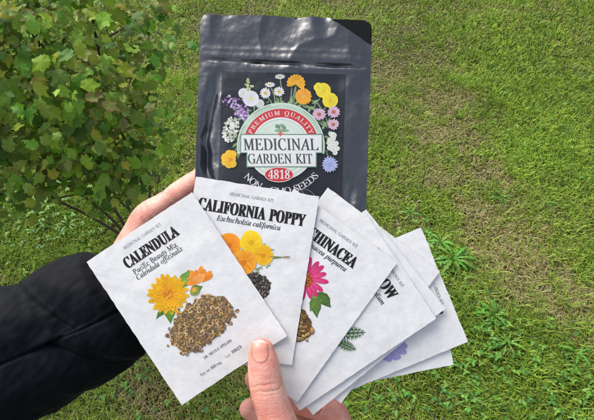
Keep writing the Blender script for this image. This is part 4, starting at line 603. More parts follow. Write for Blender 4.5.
# yarrow umbel
for i in range(150):
    a = random.uniform(0, 6.28); q = random.random()**.5; x = 231+8*q*math.cos(a); y = 130+12*q*math.sin(a)-.4*(x-231)
    p.disc(x, y, random.uniform(.7, 1.5), col=vary(random.choice([(.70, .74, .66), (.80, .82, .76), (.42, .48, .34)]), .1), n=7); p.z -= p.dz*.7
# golden poppy lower left
for a in (-100, -60, 60, 100, -20, 20, 150, 200): p.petal(230.5, 159.5, R(a), -1, 9.5 if abs(a) > 50 else 6, 8, vary((.90, .58, .01), .08), vary((.85, .40, .01), .08), .08)
p.disc(231, 160, 2, col=(.75, .30, .01), n=10)
# orange and yellow ones on top
for a in range(-30, 211, 22): p.petal(296, 84, R(a+180+20), 0, 9.5, 4.2, vary((.92, .50, .02)), vary((.85, .34, .01)))
p.xf_ = None
daisy_flower(p, 303.5, 97, 8.6, 20, ((.92, .46, .03), (.86, .30, .02)), ((.90, .42, .04), (.93, .60, .15)), .30, .35)
roundflower(323, 91, 7.8, (.90, .76, .03), (.80, .58, .02), 5); roundflower(318.5, 88, 5, (.92, .80, .05), (.8, .6, .02), 4); roundflower(330, 101, 8, (.90, .74, .03), (.80, .55, .02), 5)
for x, y, r in ((319, 115, 7.2), (333.5, 112.5, 6.8), (333, 125, 6.2)):
    daisy_flower(p, x, y, r, 13, ((.78, .56, .70), (.64, .40, .58)), ((.42, .13, .06), (.66, .26, .10)), .30, .34, 1, .92)
for i in range(20):
    x, y = random.choice([(333, 137), (336, 142), (331, 148), (336, 151), (330, 142)]); x += random.uniform(-2.5, 2.5); y += random.uniform(-2.5, 2.5)
    roundflower(x, y, 2.6, (.80, .84, .78), (.62, .66, .34), 5); p.z -= p.dz*3
daisy_flower(p, 329.5, 165, 8.4, 17, ((.46, .54, .84), (.36, .44, .78)), ((.30, .34, .62), (.55, .58, .85)), .24, .2, 2)
p.lift(25)
# the round badge
p.ring(CX, CY, 37.2, 43.5, 178-8, 362+8, PALE, 90); p.ring(CX, CY, 41.4, 41.9, 172, 368, DKG, 90); p.ring(CX, CY, 38.9, 39.3, 172, 368, (.35, .50, .38), 90)
for i in range(60):
    a = R(174+i*3.25); p.line([(CX+39.8*math.cos(a), CY+39.8*math.sin(a)), (CX+41.0*math.cos(a+.03), CY+41.0*math.sin(a+.03))], .5, (.33, .50, .36))
p.ring(CX, CY, 28.6, 37.4, 180, 360, RED, 80)
p.bigdisc(CX, CY, 28.8, WHITE); p.bigdisc(CX, CY, 27.0, (.36, .52, .40)); p.bigdisc(CX, CY, 26.4, PALE2)
p.ring(CX, CY, 27.5, 33.5, 28, 152, WHITE, 50); p.ring(CX, CY, 29, 32, 28, 152, PALE, 50)
p.ring(CX, CY, 22.0, 22.25, 190, 350, (.36, .52, .40), 50)
# cottage emblem in the middle
p.disc(CX+1, 131.5, 7.5, 1.7, (.25, .40, .25), n=18); p.disc(CX-3, 127.5, 2.8, 2.2, (.16, .30, .17), n=12, jit=.2); p.disc(CX+3, 128.3, 2.4, 2.0, (.20, .34, .20), n=12, jit=.2)
p.line([(CX-1, 131), (CX-1, 127), (CX+3, 127), (CX+3, 131)], 1.0, (.20, .30, .22)); p.line([(CX-2, 127.4), (CX+1, 124.8), (CX+4, 127.4)], .9, (.16, .26, .18))
# banner with flared ends
def quad(P, c):
    p.raw(P, [(0, 1, 2, 3)], c); p.lift()
BT, BB = 135.6, 167
def strip(x0, x1, y0, y1, c, n=24, m=6):
    P = [(x0+(x1-x0)*i/n, y0+(y1-y0)*j/m) for j in range(m+1) for i in range(n+1)]
    p.raw(P, [(j*(n+1)+i, j*(n+1)+i+1, (j+1)*(n+1)+i+1, (j+1)*(n+1)+i) for j in range(m) for i in range(n)], c); p.lift(6)
strip(240.8, 322.4, BT-.8, 154, (.13, .26, .18)); strip(247, 316.5, 150, BB+1, (.13, .26, .18))
strip(241.8, 321.4, BT+.2, 153, WHITE); strip(248, 315.5, 149.5, BB, WHITE)
INKG = (.045, .075, .06)
p.text('MEDICINAL', 'i', 245.5, 319.5, 151.0, 11.6, INKG, shear=-.27, bold=.28)
p.text('GARDEN KIT', 'i', 249.5, 313.5, 164.2, 9.6, INKG, shear=-.27, bold=.26)
# small red cross flower between badge and banner
for a in range(0, 360, 90): p.petal(CX-.5, BT-1.0, R(a), 0, 2.6, 1.8, (.68, .12, .10))
p.arctext('PREMIUM QUALITY', 'i', CX, CY, 31.0, 203, 339, 4.4, (.86, .74, .70), bold=.12, wk=1.05)
# red oval 4818
p.disc(279.3, 175.2, 14.4, 7.6, (.80, .76, .74), n=40); p.disc(279.3, 175.2, 13.7, 6.9, RED, n=40)
p.text('4818', 'b', 268.6, 290.2, 179.3, 8.6, (.86, .86, .86))
p.arctext('NON - GMO SEEDS', 'i', CX, CY, 47.6, 139, 37, 6.4, (.78, .80, .82), inside=True, bold=.10, wk=1.08)
for k in range(24):                                        # thin printed loop near the lower corner
    a0, a1 = R(k*15), R(k*15+15); p.line([(309+7*math.cos(a0), 195+4*math.sin(a0)+.6*7*math.cos(a0)), (309+7*math.cos(a1), 195+4*math.sin(a1)+.6*7*math.cos(a1))], .35, (.40, .43, .46)); p.z -= p.dz
p.build('sticker_artwork', STICK_INK, stk)

# ------------------------------------------------------------------ flesh
def catmull(P, n):
    out = []
    for i in range(len(P)-1):
        p0 = P[max(i-1, 0)]; p1 = P[i]; p2 = P[i+1]; p3 = P[min(i+2, len(P)-1)]
        for k in range(n):
            t_ = k/n
            out.append(tuple(.5*((2*b)+(-a+c)*t_+(2*a-5*b+4*c-d)*t_*t_+(-a+3*b-3*c+d)*t_**3) for a, b, c, d in zip(p0, p1, p2, p3)))
    out.append(tuple(P[-1])); return out
def tube_into(bm, pts, seg=20, steps=6, flat=1.0, fdir=None, cap=True):
    """pts: (x, y, z, r[, flatness]); rounded ends"""
    pts = [tuple(q) if len(q) == 5 else (*q, flat) for q in pts]
    S = catmull(pts, steps)
    P = [Vector(s[:3]) for s in S]; r = [max(s[3], 1e-5) for s in S]; fl = [s[4] for s in S]
    fdir = fdir or FWD; rings = []
    def ring(c, T, rr, f):
        D = (fdir-T*fdir.dot(T))
        if D.length < 1e-3: D = RIGHT-T*RIGHT.dot(T)
        D.normalize(); E_ = T.cross(D)
        return [bm.verts.new(c+rr*(math.cos(a)*E_+math.sin(a)*D*f)) for a in [2*math.pi*i/seg for i in range(seg)]]
    T0 = (P[1]-P[0]).normalized(); T1 = (P[-1]-P[-2]).normalized()
    if cap:
        for k in range(1, 6):
            a = k/6*math.pi/2; rings.append(ring(P[0]-T0*r[0]*math.cos(a), T0, r[0]*math.sin(a), fl[0]))
    for i, c in enumerate(P):
        T = (P[min(i+1, len(P)-1)]-P[max(i-1, 0)]).normalized(); rings.append(ring(c, T, r[i], fl[i]))
    if cap:
        for k in range(5, 0, -1):
            a = k/6*math.pi/2; rings.append(ring(P[-1]+T1*r[-1]*math.cos(a), T1, r[-1]*math.sin(a), fl[-1]))
    for a, b in zip(rings, rings[1:]):
        for i in range(seg): bm.faces.new((a[i], a[(i+1) % seg], b[(i+1) % seg], b[i]))
    bm.faces.new(list(reversed(rings[0]))); bm.faces.new(rings[-1])
def flesh(name, chains, voxel, smooth_it, parent=None, post=None):
    bm = bmesh.new()
    for c in chains: tube_into(bm, c)
    bmesh.ops.recalc_face_normals(bm, faces=bm.faces)
    me = bpy.data.meshes.new(name); bm.to_mesh(me); bm.free()
    o = bpy.data.objects.new(name, me); COL.objects.link(o)
    m = o.modifiers.new('r', 'REMESH'); m.mode = 'VOXEL'; m.voxel_size = voxel
    m = o.modifiers.new('s', 'SMOOTH'); m.factor = .5; m.iterations = smooth_it
    bpy.context.view_layer.update()
    ev = o.evaluated_get(bpy.context.evaluated_depsgraph_get()); m2 = bpy.data.meshes.new_from_object(ev)
    o.modifiers.clear(); o.data = m2; m2.name = name
    if post:
        co = np.empty(len(m2.vertices)*3, np.float32); m2.vertices.foreach_get('co', co); co = co.reshape(-1, 3)
        no = np.empty(len(m2.vertices)*3, np.float32); m2.vertices.foreach_get('normal', no); no = no.reshape(-1, 3)
        co = post(co, no); m2.vertices.foreach_set('co', co.ravel().astype(np.float32))
    m2.polygons.foreach_set('use_smooth', [True]*len(m2.polygons)); m2.materials.clear(); m2.materials.append(SKIN)
    m2.update()
    if parent is not None: o.parent = parent
    return o
def A(x, y, d, r, f=1.0):
    q = at(x, y, d); return (q.x, q.y, q.z, r, f)
def crease(co, no, p, axis, width, depth, reach):
    p = np.array(p); axis = np.array(axis.normalized()); d = co-p
    s_ = d@axis; rad = np.linalg.norm(d-np.outer(s_, axis), axis=1)
    wob = .0007*np.sin(co[:, 0]*310+p[1]*9000)+.0003*np.sin(co[:, 0]*900)
    w = np.exp(-((s_+wob)/width)**2)*np.exp(-(rad/reach)**4)
    return co-no*(w*depth)[:, None]

# lower hand: thumb in front of the packets, fingers behind, wrist and forearm below the frame
th = [A(261.5, 351.5, .2895, .0082, .80), A(263.5, 364, .2885, .0099, .84), A(267.0, 388, .2875, .0108, .88), A(273, 408, .287, .0110, .92), A(281, 432, .288, .0125, 1), A(296, 475, .296, .0165, 1), A(318, 525, .306, .020, 1)]
idx = [A(255.5, 379, .3315, .0077, .9), A(274, 389, .333, .0088, .95), A(303, 402, .335, .0092, .95), A(331, 411, .334, .0098), A(338, 424, .330, .0098), A(338, 455, .322, .0108), A(332, 500, .315, .014)]
mid = [A(250, 409, .334, .0077, .9), A(272, 420, .337, .0088), A(302, 430, .340, .0092), A(336, 439, .339, .0098), A(345, 455, .334, .0098), A(347, 485, .325, .011), A(340, 520, .317, .014)]
rin = [A(252, 440, .335, .0074), A(274, 448, .339, .0083), A(306, 457, .342, .0088), A(342, 466, .340, .0093), A(352, 485, .333, .0095), A(352, 515, .324, .011), A(342, 545, .317, .014)]
pin = [A(266, 470, .332, .0064), A(284, 476, .337, .0072), A(312, 486, .340, .0077), A(342, 495, .338, .0082), A(352, 512, .331, .0085), A(350, 540, .322, .010), A(342, 565, .315, .013)]
palm = [[A(322, 490, .312, .017), A(322, 540, .308, .0225), A(326, 590, .306, .0235)], [A(338, 510, .314, .015), A(338, 550, .311, .019), A(334, 592, .308, .022)],
        [A(304, 490, .302, .013), A(310, 530, .302, .020), A(322, 585, .304, .022)], [A(326, 580, .306, .0275, .78), A(334, 640, .308, .0265, .82), A(350, 740, .318, .036, .9), A(366, 880, .332, .044)]]
ax_th = (Vector(th[1][:3])-Vector(th[3][:3]))
def post1(co, no):
    for (x, y, dep, wd, reach) in ((262, 386, .00036, .0007, .0085), (269, 390.5, .00048, .0006, .0095), (266.5, 395, .00026, .0006, .008), (268, 380, .00012, .0009, .006), (262, 372, .0001, .0008, .007)):
        co = crease(co, no, at(x, y, .280), ax_th, wd, dep, reach)
    a2 = Vector(idx[0][:3])-Vector(idx[2][:3])
    co = crease(co, no, at(324, 402, .325), Vector(idx[2][:3])-Vector(idx[3][:3])+UP*.004, .0009, .0010, .012)
    co = crease(co, no, at(285, 394, .325), a2, .0008, .0006, .012)
    return co
person1 = flesh('person', [th, idx, mid, rin, pin]+palm, .00085, 7, post=post1)
tag(person1, 'bare hand from the bottom edge pinching the fan of packets, thumb in front', 'person')
# thumb nail: laid on the thumb surface, seen from above
me = person1.data
bvh = BVHTree.FromPolygons([v.co.copy() for v in me.vertices], [tuple(q.vertices) for q in me.polygons])
V = []; F = []; C = []; nu, nv = 18, 24
axd = Vector((263.6-261.0, 364-341, 0)); 
for j in range(nv+1):
    q = j/nv                                               # 0 free edge .. 1 cuticle
    cy = 339.8+q*23.5; cx = 259.6+.8*q
    w = 9.0*math.sqrt(max(.02, 1-max(0, (.22-q)/.24)**2*.75))*math.sqrt(max(.02, 1-max(0, (q-.60)/.405)**2))
    for i in range(nu+1):
        s_ = -1+2*i/nu; x = cx+w*s_; y = cy+(2.4*s_*s_ if q < .5 else 0)*(1-q*2 if q < .5 else 0)
        o_ = CAM; dr = (at(x, y, 1)-CAM).normalized(); hit = bvh.ray_cast(o_, dr)
        if hit[0] is None:
            pt = at(x, y, .2868)
        else: pt = hit[0]-dr*.00035*(1-(abs(s_)**6)*1.1)*(1-.8*max(0, (q-.85)/.15))
        V.append(pt)
        if abs(s_) > .86 or q > .95: c = (.42, .15, .11)
        elif q < .10: c = (.66, .50, .40)
        elif q > .80 and abs(s_) < .6: c = (.56, .30, .24)
        else: c = (.53, .235, .18)
        C.append(c)
for j in range(nv):
    for i in range(nu): a = j*(nu+1)+i; F.append((a, a+1, a+nu+2, a+nu+1))
link('thumbnail', mesh_np('thumbnail', V, F, True, C), NAIL, person1)

# other arm: hand behind the pouch, thumb along its left edge, black sleeve from the left
tmb = [A(214, 169, .3640, .0078, .85), A(200, 180, .3645, .0094, .88), A(181, 193, .366, .0102, .92), A(166, 203.5, .368, .0097), A(150, 216.5, .371, .0130), A(142, 233, .374, .0150), A(136, 252, .377, .019), A(130, 272, .380, .022)]
idx2 = [A(206, 238, .378, .012), A(240, 222, .378, .0095), A(268, 214, .377, .0088), A(290, 210, .374, .0078)]
mid2 = [A(208, 256, .380, .012), A(248, 246, .380, .0098), A(280, 241, .379, .0090), A(304, 239, .375, .0080)]
rin2 = [A(206, 275, .381, .012), A(246, 272, .381, .0094), A(276, 270, .380, .0086), A(298, 270, .376, .0076)]
pin2 = [A(198, 293, .381, .011), A(230, 298, .381, .0085), A(252, 301, .380, .0076), A(270, 303, .377, .0068)]
plm2 = [[A(132, 276, .381, .020), A(170, 254, .380, .017), A(208, 240, .379, .0125)], [A(132, 286, .381, .022), A(170, 268, .381, .017), A(210, 257, .380, .0125)],
        [A(132, 292, .382, .022), A(170, 283, .382, .017), A(208, 275, .381, .0125)], [A(132, 298, .382, .019), A(168, 297, .382, .016), A(200, 293, .381, .0115)],
        [A(-60, 380, .400, .042), A(40, 336, .388, .034), A(100, 306, .383, .0265, .85), A(134, 288, .381, .026, .8)]]
def post2(co, no):
    a = Vector(tmb[1][:3])-Vector(tmb[4][:3])
    for x, y, dep in ((162, 199, .0009), (166, 197, .0008), (170, 195, .0004), (144, 219, .0010), (149, 215, .0008), (154, 211, .0004)):
        co = crease(co, no, at(x, y, .358), a, .0008, dep, .016)
    return co
person2 = flesh('person', [tmb, idx2, mid2, rin2, pin2]+plm2, .0013, 6, post=post2)
tag(person2, 'arm in puffy black jacket sleeve from the left, hand holding the pouch from behind', 'person')

# sleeve
a0, a1 = at(-150, 432, .365), at(127, 299, .392)
T = (a1-a0).normalized(); D = (-FWD-T*(-FWD).dot(T)).normalized(); E_ = T.cross(D)     # D to the camera
L = (a1-a0).length; nl, ns = 300, 320; V = []; F = []
def sleeve_r(s_, th_):
    """s_ 0..1 along, th_ 0 = towards the camera, positive to the upper side"""
    rr = .0640*(1-s_)+.0505*s_
    deg = math.degrees(th_)
    # longitudinal seam along the front, two transverse quilt seams with puffs between
    g1 = math.exp(-((deg-4-10*(s_-.7))/1.3)**2)
    w1 = math.exp(-((deg-4-10*(s_-.7))/22)**2)
    s1 = .86-.0016*(4-deg) if deg < 4 else 9
    s2 = .77+.0022*(deg-4) if deg > 4 else 9
    g2 = math.exp(-((s_-s1)/.004)**2)+math.exp(-((s_-s2)/.004)**2)
    w2 = math.exp(-((s_-s1)/.055)**2)+math.exp(-((s_-s2)/.05)**2)
    g3 = math.exp(-((s_-.40)/.006)**2); w3 = math.exp(-((s_-.40)/.06)**2)
    rr -= .0024*g1+.0062*w1*.8+.0022*(g2+g3)+.0055*(w2+w3)
    q = Vector((s_*9, math.cos(th_)*1.6, math.sin(th_)*1.6))
    rr += .0035*noise.noise(q)+.0010*noise.noise(q*2.7)+.0005*(1-2*abs(noise.noise(Vector((s_*14+deg*.03, deg*.035, 2)))))
    rr += (.0011*w1+.0009*min(1, w2))*noise.noise(Vector((s_*46, deg*.05, 5)))+.0006*noise.noise(Vector((s_*30+deg*.1, deg*.16, 9)))
    rr -= .006*smst(.955, 1, s_)
    return rr
for i in range(nl+1):
    s_ = i/nl
    for k in range(ns):
        th_ = 2*math.pi*k/ns; th2 = (th_+math.pi) % (2*math.pi)-math.pi
        r_ = sleeve_r(s_, th2); V.append(a0+T*(L*(s_+.02*math.sin(th_)))+r_*(math.cos(th_)*D*.92-math.sin(th_)*E_*-1*1.0))
base = len(V)
for rows, (k_in, back) in enumerate(((.93, .004), (.86, .0), (.80, -.02), (.70, -.05))):
    for k in range(ns):
        th_ = 2*math.pi*k/ns; th2 = (th_+math.pi) % (2*math.pi)-math.pi
        r_ = sleeve_r(1, th2)*k_in; V.append(a0+T*(L*(1+.02*math.sin(th_))+back)+r_*(math.cos(th_)*D*.92+math.sin(th_)*E_))
for i in range(nl+4):
    for k in range(ns):
        a = i*ns+k; b = i*ns+(k+1) % ns; F.append((a, b, b+ns, a+ns))
F.append(tuple(range(ns)))
slv = link('jacket_sleeve', mesh_np('jacket_sleeve', V, F), NYLON, person2)
bm = bmesh.new(); bm.from_mesh(slv.data); bmesh.ops.recalc_face_normals(bm, faces=bm.faces); bm.to_mesh(slv.data); bm.free()
# ------------------------------------------------------------------ ground
V = []; F = []
N = 60
def gz(x, y): return .012*noise.noise(Vector((x*1.3, y*1.3, 0)))
xs = list(np.linspace(-3.2, 3.2, N)); ys = list(np.linspace(-.8, 5, N))
xs = [-300, -30, -8]+xs+[8, 30, 300]; ys = [-300, -30, -5]+ys+[9, 30, 300]
for y in ys:
    for x in xs: V.append((x, y, gz(x, y) if abs(x) < 4 and -1 < y < 6 else 0))
nx = len(xs)
for j in range(len(ys)-1):
    for i in range(nx-1): a = j*nx+i; F.append((a, a+1, a+nx+1, a+nx))
g = link('ground', mesh_np('ground', V, F), SOIL); tag(g, kind='structure')
g['label'] = 'lawn soil under the grass'

# value noise for numpy
def vnoise(x, y, seed):
    r_ = np.random.default_rng(seed); tb = r_.random((64, 64))
    xi = np.floor(x).astype(int); yi = np.floor(y).astype(int); fx = x-xi; fy = y-yi
    fx = fx*fx*(3-2*fx); fy = fy*fy*(3-2*fy)
    a = tb[xi % 64, yi % 64]; b = tb[(xi+1) % 64, yi % 64]; c = tb[xi % 64, (yi+1) % 64]; d = tb[(xi+1) % 64, (yi+1) % 64]
    return (a*(1-fx)+b*fx)*(1-fy)+(c*(1-fx)+d*fx)*fy
# dry patches of the lawn: photo position, radius in metres, strength
DRY = [(455, 130, .20, .9), (425, 160, .20, .8), (480, 150, .22, .5), (500, 275, .20, 1.), (545, 265, .16, .8), (580, 330, .18, .9), (470, 230, .16, .7), (395, 75, .30, .55), (385, 110, .22, .6), (440, 60, .35, .45), (520, 210, .2, .45), (190, 150, .2, .7), (185, 215, .15, .5), (190, 70, .2, .55),
       (140, 390, .10, .6), (60, 225, .14, .3), (220, 400, .10, .5), (405, 205, .2, .8), (560, 400, .1, .5), (440, 100, .22, .5)]
DP = [(ground(x, y), r_, k) for x, y, r_, k in DRY]
LUSH = [(440, 255, .13), (470, 330, .14), (520, 370, .14), (570, 380, .12), (70, 200, .16), (20, 230, .16), (565, 140, .35), (520, 60, .4), (30, 215, .2)]
LP = [(ground(x, y), r_) for x, y, r_ in LUSH]
def dryness(x, y):
    n1_ = vnoise(x*2.1+9, y*2.1+3, 1); n2_ = vnoise(x*7, y*7, 2); n3_ = vnoise(x*22, y*22, 3)
    d = .25+.40*(n1_-.5)+.50*(n2_-.5)+.60*(n3_-.5)
    for pt, r_, k in DP: d += k*.46*np.exp(-((x-pt.x)**2+(y-pt.y)**2)/r_**2)*(.2+.7*n2_+.6*n3_)
    for pt, r_ in LP: d -= .6*np.exp(-((x-pt.x)**2+(y-pt.y)**2)/r_**2)
    return d
def blades(n, y0, y1, wide, lmin, lmax, w):
    y = rng.uniform(y0, y1, n); hx = (.62*np.sqrt(y**2+1.5**2)+.55) if wide is None else wide
    x = rng.uniform(-1, 1, n)*hx
    dr = dryness(x, y)
    rnd = rng.random(n); isdry = rnd < np.clip(dr, .03, .85)
    keep_ = rng.random(n) < np.where(dr > .5, .62, 1.0)*(.55+.6*vnoise(x*18, y*18, 31))
    x, y, dr, isdry = x[keep_], y[keep_], dr[keep_], isdry[keep_]; n = len(x)
    # tufts: pull blades together
    cx_ = np.round(x/.018)*.018; cy_ = np.round(y/.018)*.018
    k = rng.uniform(.0, .6, n); x = x*(1-k)+cx_*k+rng.normal(0, .003, n); y = y*(1-k)+cy_*k+rng.normal(0, .003, n)
    L_ = rng.uniform(lmin, lmax, n)*(.75+.6*vnoise(x*5, y*5, 5))*np.where(isdry, .9, 1)
    az = rng.uniform(0, 2*np.pi, n); az = az*.9+.1*(vnoise(x*9, y*9, 6)*14)
    tilt = np.where(isdry, rng.uniform(.75, 1.45, n), rng.uniform(.15, 1.15, n)); bend = rng.uniform(.1, .9, n)
    W_ = w*rng.uniform(.6, 1.25, n)*np.where(isdry, .75, 1)
    dx, dy = np.cos(az), np.sin(az); px, py = -dy, dx
    z0 = .010*(vnoise(x*1.3, y*1.3, 9)-.5)
    V_ = np.zeros((n, 5, 3), np.float32)
    t1 = tilt; t2 = np.minimum(tilt+bend, 1.62)
    mx_ = x+dx*np.sin(t1)*L_*.5; my_ = y+dy*np.sin(t1)*L_*.5; mz = z0+np.cos(t1)*L_*.5+.003
    ex = mx_+dx*np.sin(t2)*L_*.5; ey = my_+dy*np.sin(t2)*L_*.5; ez = mz+np.cos(t2)*L_*.5
    V_[:, 0] = np.stack([x-px*W_*.4, y-py*W_*.4, z0-.004], 1); V_[:, 1] = np.stack([x+px*W_*.4, y+py*W_*.4, z0-.004], 1)
    V_[:, 2] = np.stack([mx_-px*W_*.5, my_-py*W_*.5, mz], 1); V_[:, 3] = np.stack([mx_+px*W_*.5, my_+py*W_*.5, mz], 1)
    V_[:, 4] = np.stack([ex, ey, ez], 1)
    gA = np.array([.150, .265, .024]); gB = np.array([.300, .385, .050]); gC = np.array([.050, .115, .016])
    q = rng.random(n)[:, None]; q2 = vnoise(x*3.1, y*3.1, 12)[:, None]
    gcol = gA*(1-q)+gB*q; gcol = gcol*(.50+.40*q2+.50*vnoise(x*14, y*14, 15)[:, None]+.45*vnoise(x*36, y*36, 16)[:, None]); m = (rng.random(n) < .22)[:, None]; gcol = np.where(m, gC*1.2, gcol)
    sA = np.array([.38, .31, .14]); sB = np.array([.29, .26, .085]); sC = np.array([.50, .43, .26])
    scol = sA*(1-q)+sB*q; scol = np.where((rng.random(n) < .2)[:, None], sC, scol)
    mid_ = (np.clip(dr, 0, 1)*.55)[:, None]; gcol = gcol*(1-mid_)+np.array([.26, .30, .060])*mid_
    c = np.where(isdry[:, None], scol, gcol)
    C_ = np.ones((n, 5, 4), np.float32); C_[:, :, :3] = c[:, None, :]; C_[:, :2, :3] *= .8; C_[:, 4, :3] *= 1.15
    return V_.reshape(-1, 3), C_.reshape(-1, 4), n
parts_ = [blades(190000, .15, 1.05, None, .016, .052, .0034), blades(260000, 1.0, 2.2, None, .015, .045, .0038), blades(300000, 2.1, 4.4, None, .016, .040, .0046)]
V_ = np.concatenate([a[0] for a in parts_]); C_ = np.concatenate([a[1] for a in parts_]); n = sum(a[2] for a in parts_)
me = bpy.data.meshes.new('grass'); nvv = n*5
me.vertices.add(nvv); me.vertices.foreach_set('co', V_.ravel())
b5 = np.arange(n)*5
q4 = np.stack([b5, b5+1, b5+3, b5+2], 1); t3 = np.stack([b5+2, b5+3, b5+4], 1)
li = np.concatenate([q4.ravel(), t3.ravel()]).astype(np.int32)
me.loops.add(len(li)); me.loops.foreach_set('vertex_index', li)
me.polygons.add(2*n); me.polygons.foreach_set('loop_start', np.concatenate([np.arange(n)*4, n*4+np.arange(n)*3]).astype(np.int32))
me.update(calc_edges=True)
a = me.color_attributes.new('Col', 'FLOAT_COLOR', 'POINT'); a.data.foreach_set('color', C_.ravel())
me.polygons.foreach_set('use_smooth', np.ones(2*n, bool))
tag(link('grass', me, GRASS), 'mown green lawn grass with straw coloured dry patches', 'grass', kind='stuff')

# ------------------------------------------------------------------ leafy weeds
class LeafMesh:
    def __init__(s): s.V = []; s.F = []; s.C = []
    def add(s, P, F, C):
        n = len(s.V); s.V += P; s.F += [tuple(n+i for i in f) for f in F]; s.C += C
    def build(s, name, mat, parent=None, m=None): return link(name, mesh_np(name, s.V, s.F, True, s.C), mat, parent, m)
def basis(nrm, yaw):
    n_ = nrm.normalized(); a = Vector((math.cos(yaw), math.sin(yaw), 0)); a = (a-n_*a.dot(n_)).normalized(); return a, n_.cross(a), n_
def ovalleaf(lm, o, d, nrm, l, w, c, droop=.3):
    """simple leaf from o along d"""
    side = nrm.cross(d).normalized(); P = []; C = []; F = []
    k = 6
    for i in range(k+1):
        t_ = i/k; ww = w*.5*math.sin(math.pi*min(1, t_*.93+.07))**.8
        c0_ = o+d*l*t_+nrm*(l*.12*math.sin(math.pi*t_)-droop*l*t_*t_)
        for s_ in (-1, 0, 1): P.append(c0_+side*ww*s_+nrm*abs(s_)*ww*.30); C.append(tuple(v*(1.25 if s_ == 0 else 1) for v in c))
    for i in range(k):
        for s_ in (0, 1): a = i*3+s_; F.append((a, a+1, a+4, a+3))
    lm.add(P, F, C)
lm = LeafMesh(); rw = random.Random(5)
PATCH = [(445, 265, .10, 80), (475, 335, .13, 110), (520, 385, .16, 90), (575, 400, .12, 60), (455, 385, .10, 70), (400, 400, .12, 50), (60, 185, .16, 60), (45, 205, .10, 60), (20, 245, .15, 60), (80, 220, .10, 40), (130, 395, .10, 30), (560, 130, .35, 50), (590, 390, .1, 40), (210, 410, .08, 25), (370, 405, .07, 25), (520, 345, .08, 30), (425, 240, .06, 30), (30, 190, .2, 60), (90, 245, .1, 25)]
for x, y, r_, n_ in PATCH[:]:
    c = ground(x, y)
    for i in range(int(n_*.5)):
        px_, py_ = c.x+rw.gauss(0, r_*.6), c.y+rw.gauss(0, r_*.6); h_ = rw.uniform(.014, .034); yaw0 = rw.uniform(0, 6.28)
        col = rw.choice([(.075, .20, .022), (.10, .25, .030), (.14, .27, .04), (.05, .15, .02)])
        for k in range(rw.choice([3, 3, 4])):
            a_ = yaw0+k*2.1+rw.uniform(-.2, .2); d = Vector((math.cos(a_), math.sin(a_), rw.uniform(.0, .45))).normalized()
            ovalleaf(lm, Vector((px_, py_, h_)), d, (Vector((0, 0, 1))-d*d.z).normalized(), rw.uniform(.007, .019), rw.uniform(.006, .012), tuple(v*rw.uniform(.85, 1.2) for v in col))
tag(lm.build('clover', WEED), 'patches of small round clover leaves scattered in the lawn', 'clover', kind='stuff')

def dandelion(x, y, rad, nl_, c, label, seed):
    rr = random.Random(seed); g_ = ground(x, y); root = empty('dandelion', Matrix.Translation((g_.x, g_.y, .004)))
    tag(root, label, 'weed', 'broad-leaved weeds growing in the lawn')
    lm = LeafMesh()
    for i in range(nl_):
        a_ = i*2.39996+rr.uniform(-.3, .3); l = rad*rr.uniform(.6, 1.1); w = l*rr.uniform(.20, .30); el = rr.uniform(.15, .75)
        d = Vector((math.cos(a_)*math.cos(el), math.sin(a_)*math.cos(el), math.sin(el))); up_ = Vector((0, 0, 1)); up_ = (up_-d*d.z).normalized(); side = up_.cross(d)
        P = []; C = []; F = []; k = 12; cc = tuple(v*rr.uniform(.8, 1.2) for v in c)
        for j in range(k+1):
            t_ = j/k; ww = w*.5*(.25+.75*t_)*(1 if j % 2 else .45)*(1-max(0, t_-.8)/.2*.95)
            if j == k: ww = .0004
            ce = d*l*t_+up_*(.18*l*math.sin(math.pi*t_)-.55*l*t_*t_*math.sin(el))+Vector((0, 0, .006))
            for s_ in (-1, 0, 1): P.append(ce+side*ww*s_-d*abs(s_)*w*.12*(j % 2)+up_*abs(s_)*ww*.3); C.append(tuple(v*(1.5 if s_ == 0 else 1) for v in cc))
        for j in range(k):
            for s_ in (0, 1): a = j*3+s_; F.append((a, a+1, a+4, a+3))
        lm.add(P, F, C)
    lm.build('leaves', WEED, root)
WD = [(452, 262, .085, 14, 'large jagged-leaved weed just right of the fan of packets'), (492, 318, .075, 12, 'jagged-leaved weed in the grass right of the lowest packet corner'), (505, 345, .06, 10, 'low leafy weed above the bottom right of the lawn'),
      (410, 216, .05, 8, 'small leafy weed peeping out above the white packet tips'), (500, 200, .055, 9, 'flat pale weed alone on the dry grass at the right'), (545, 205, .05, 7, 'little weed near the right edge of the dry grass'), (575, 355, .06, 10, 'leafy weed close to the right edge of the lawn'),
      (470, 400, .06, 10, 'dark weed at the bottom, right of the hand'), (45, 195, .075, 11, 'broad weed under the left part of the shrub'), (70, 228, .06, 9, 'weed just above the black sleeve'), (120, 385, .05, 8, 'weed below the black sleeve beside the front packet'), (440, 245, .055, 9, 'jagged weed touching the tip of the packet fan')]
for i, (x, y, r_, n_, lb) in enumerate(WD): dandelion(x, y, r_, n_, [(.085, .21, .025), (.07, .18, .022), (.12, .25, .04)][i % 3], lb, 40+i)

# ------------------------------------------------------------------ shrub
base = ground(140, 243)
shrub = empty('shrub', Matrix.Translation((base.x, base.y, 0)))
tag(shrub, 'leafy green shrub with lobed leaves turning yellow and red, upper left', 'shrub')
B0 = Vector((base.x, base.y, 0)); rb = random.Random(3)
bm = bmesh.new(); tips = []
def branch(pts, r0, r1, seg=8):
    n_ = len(pts); tube_into(bm, [(*p_, r0+(r1-r0)*i/(n_-1)) for i, p_ in enumerate(pts)], seg=seg, steps=4)
def L0(v): return Vector(v)-B0
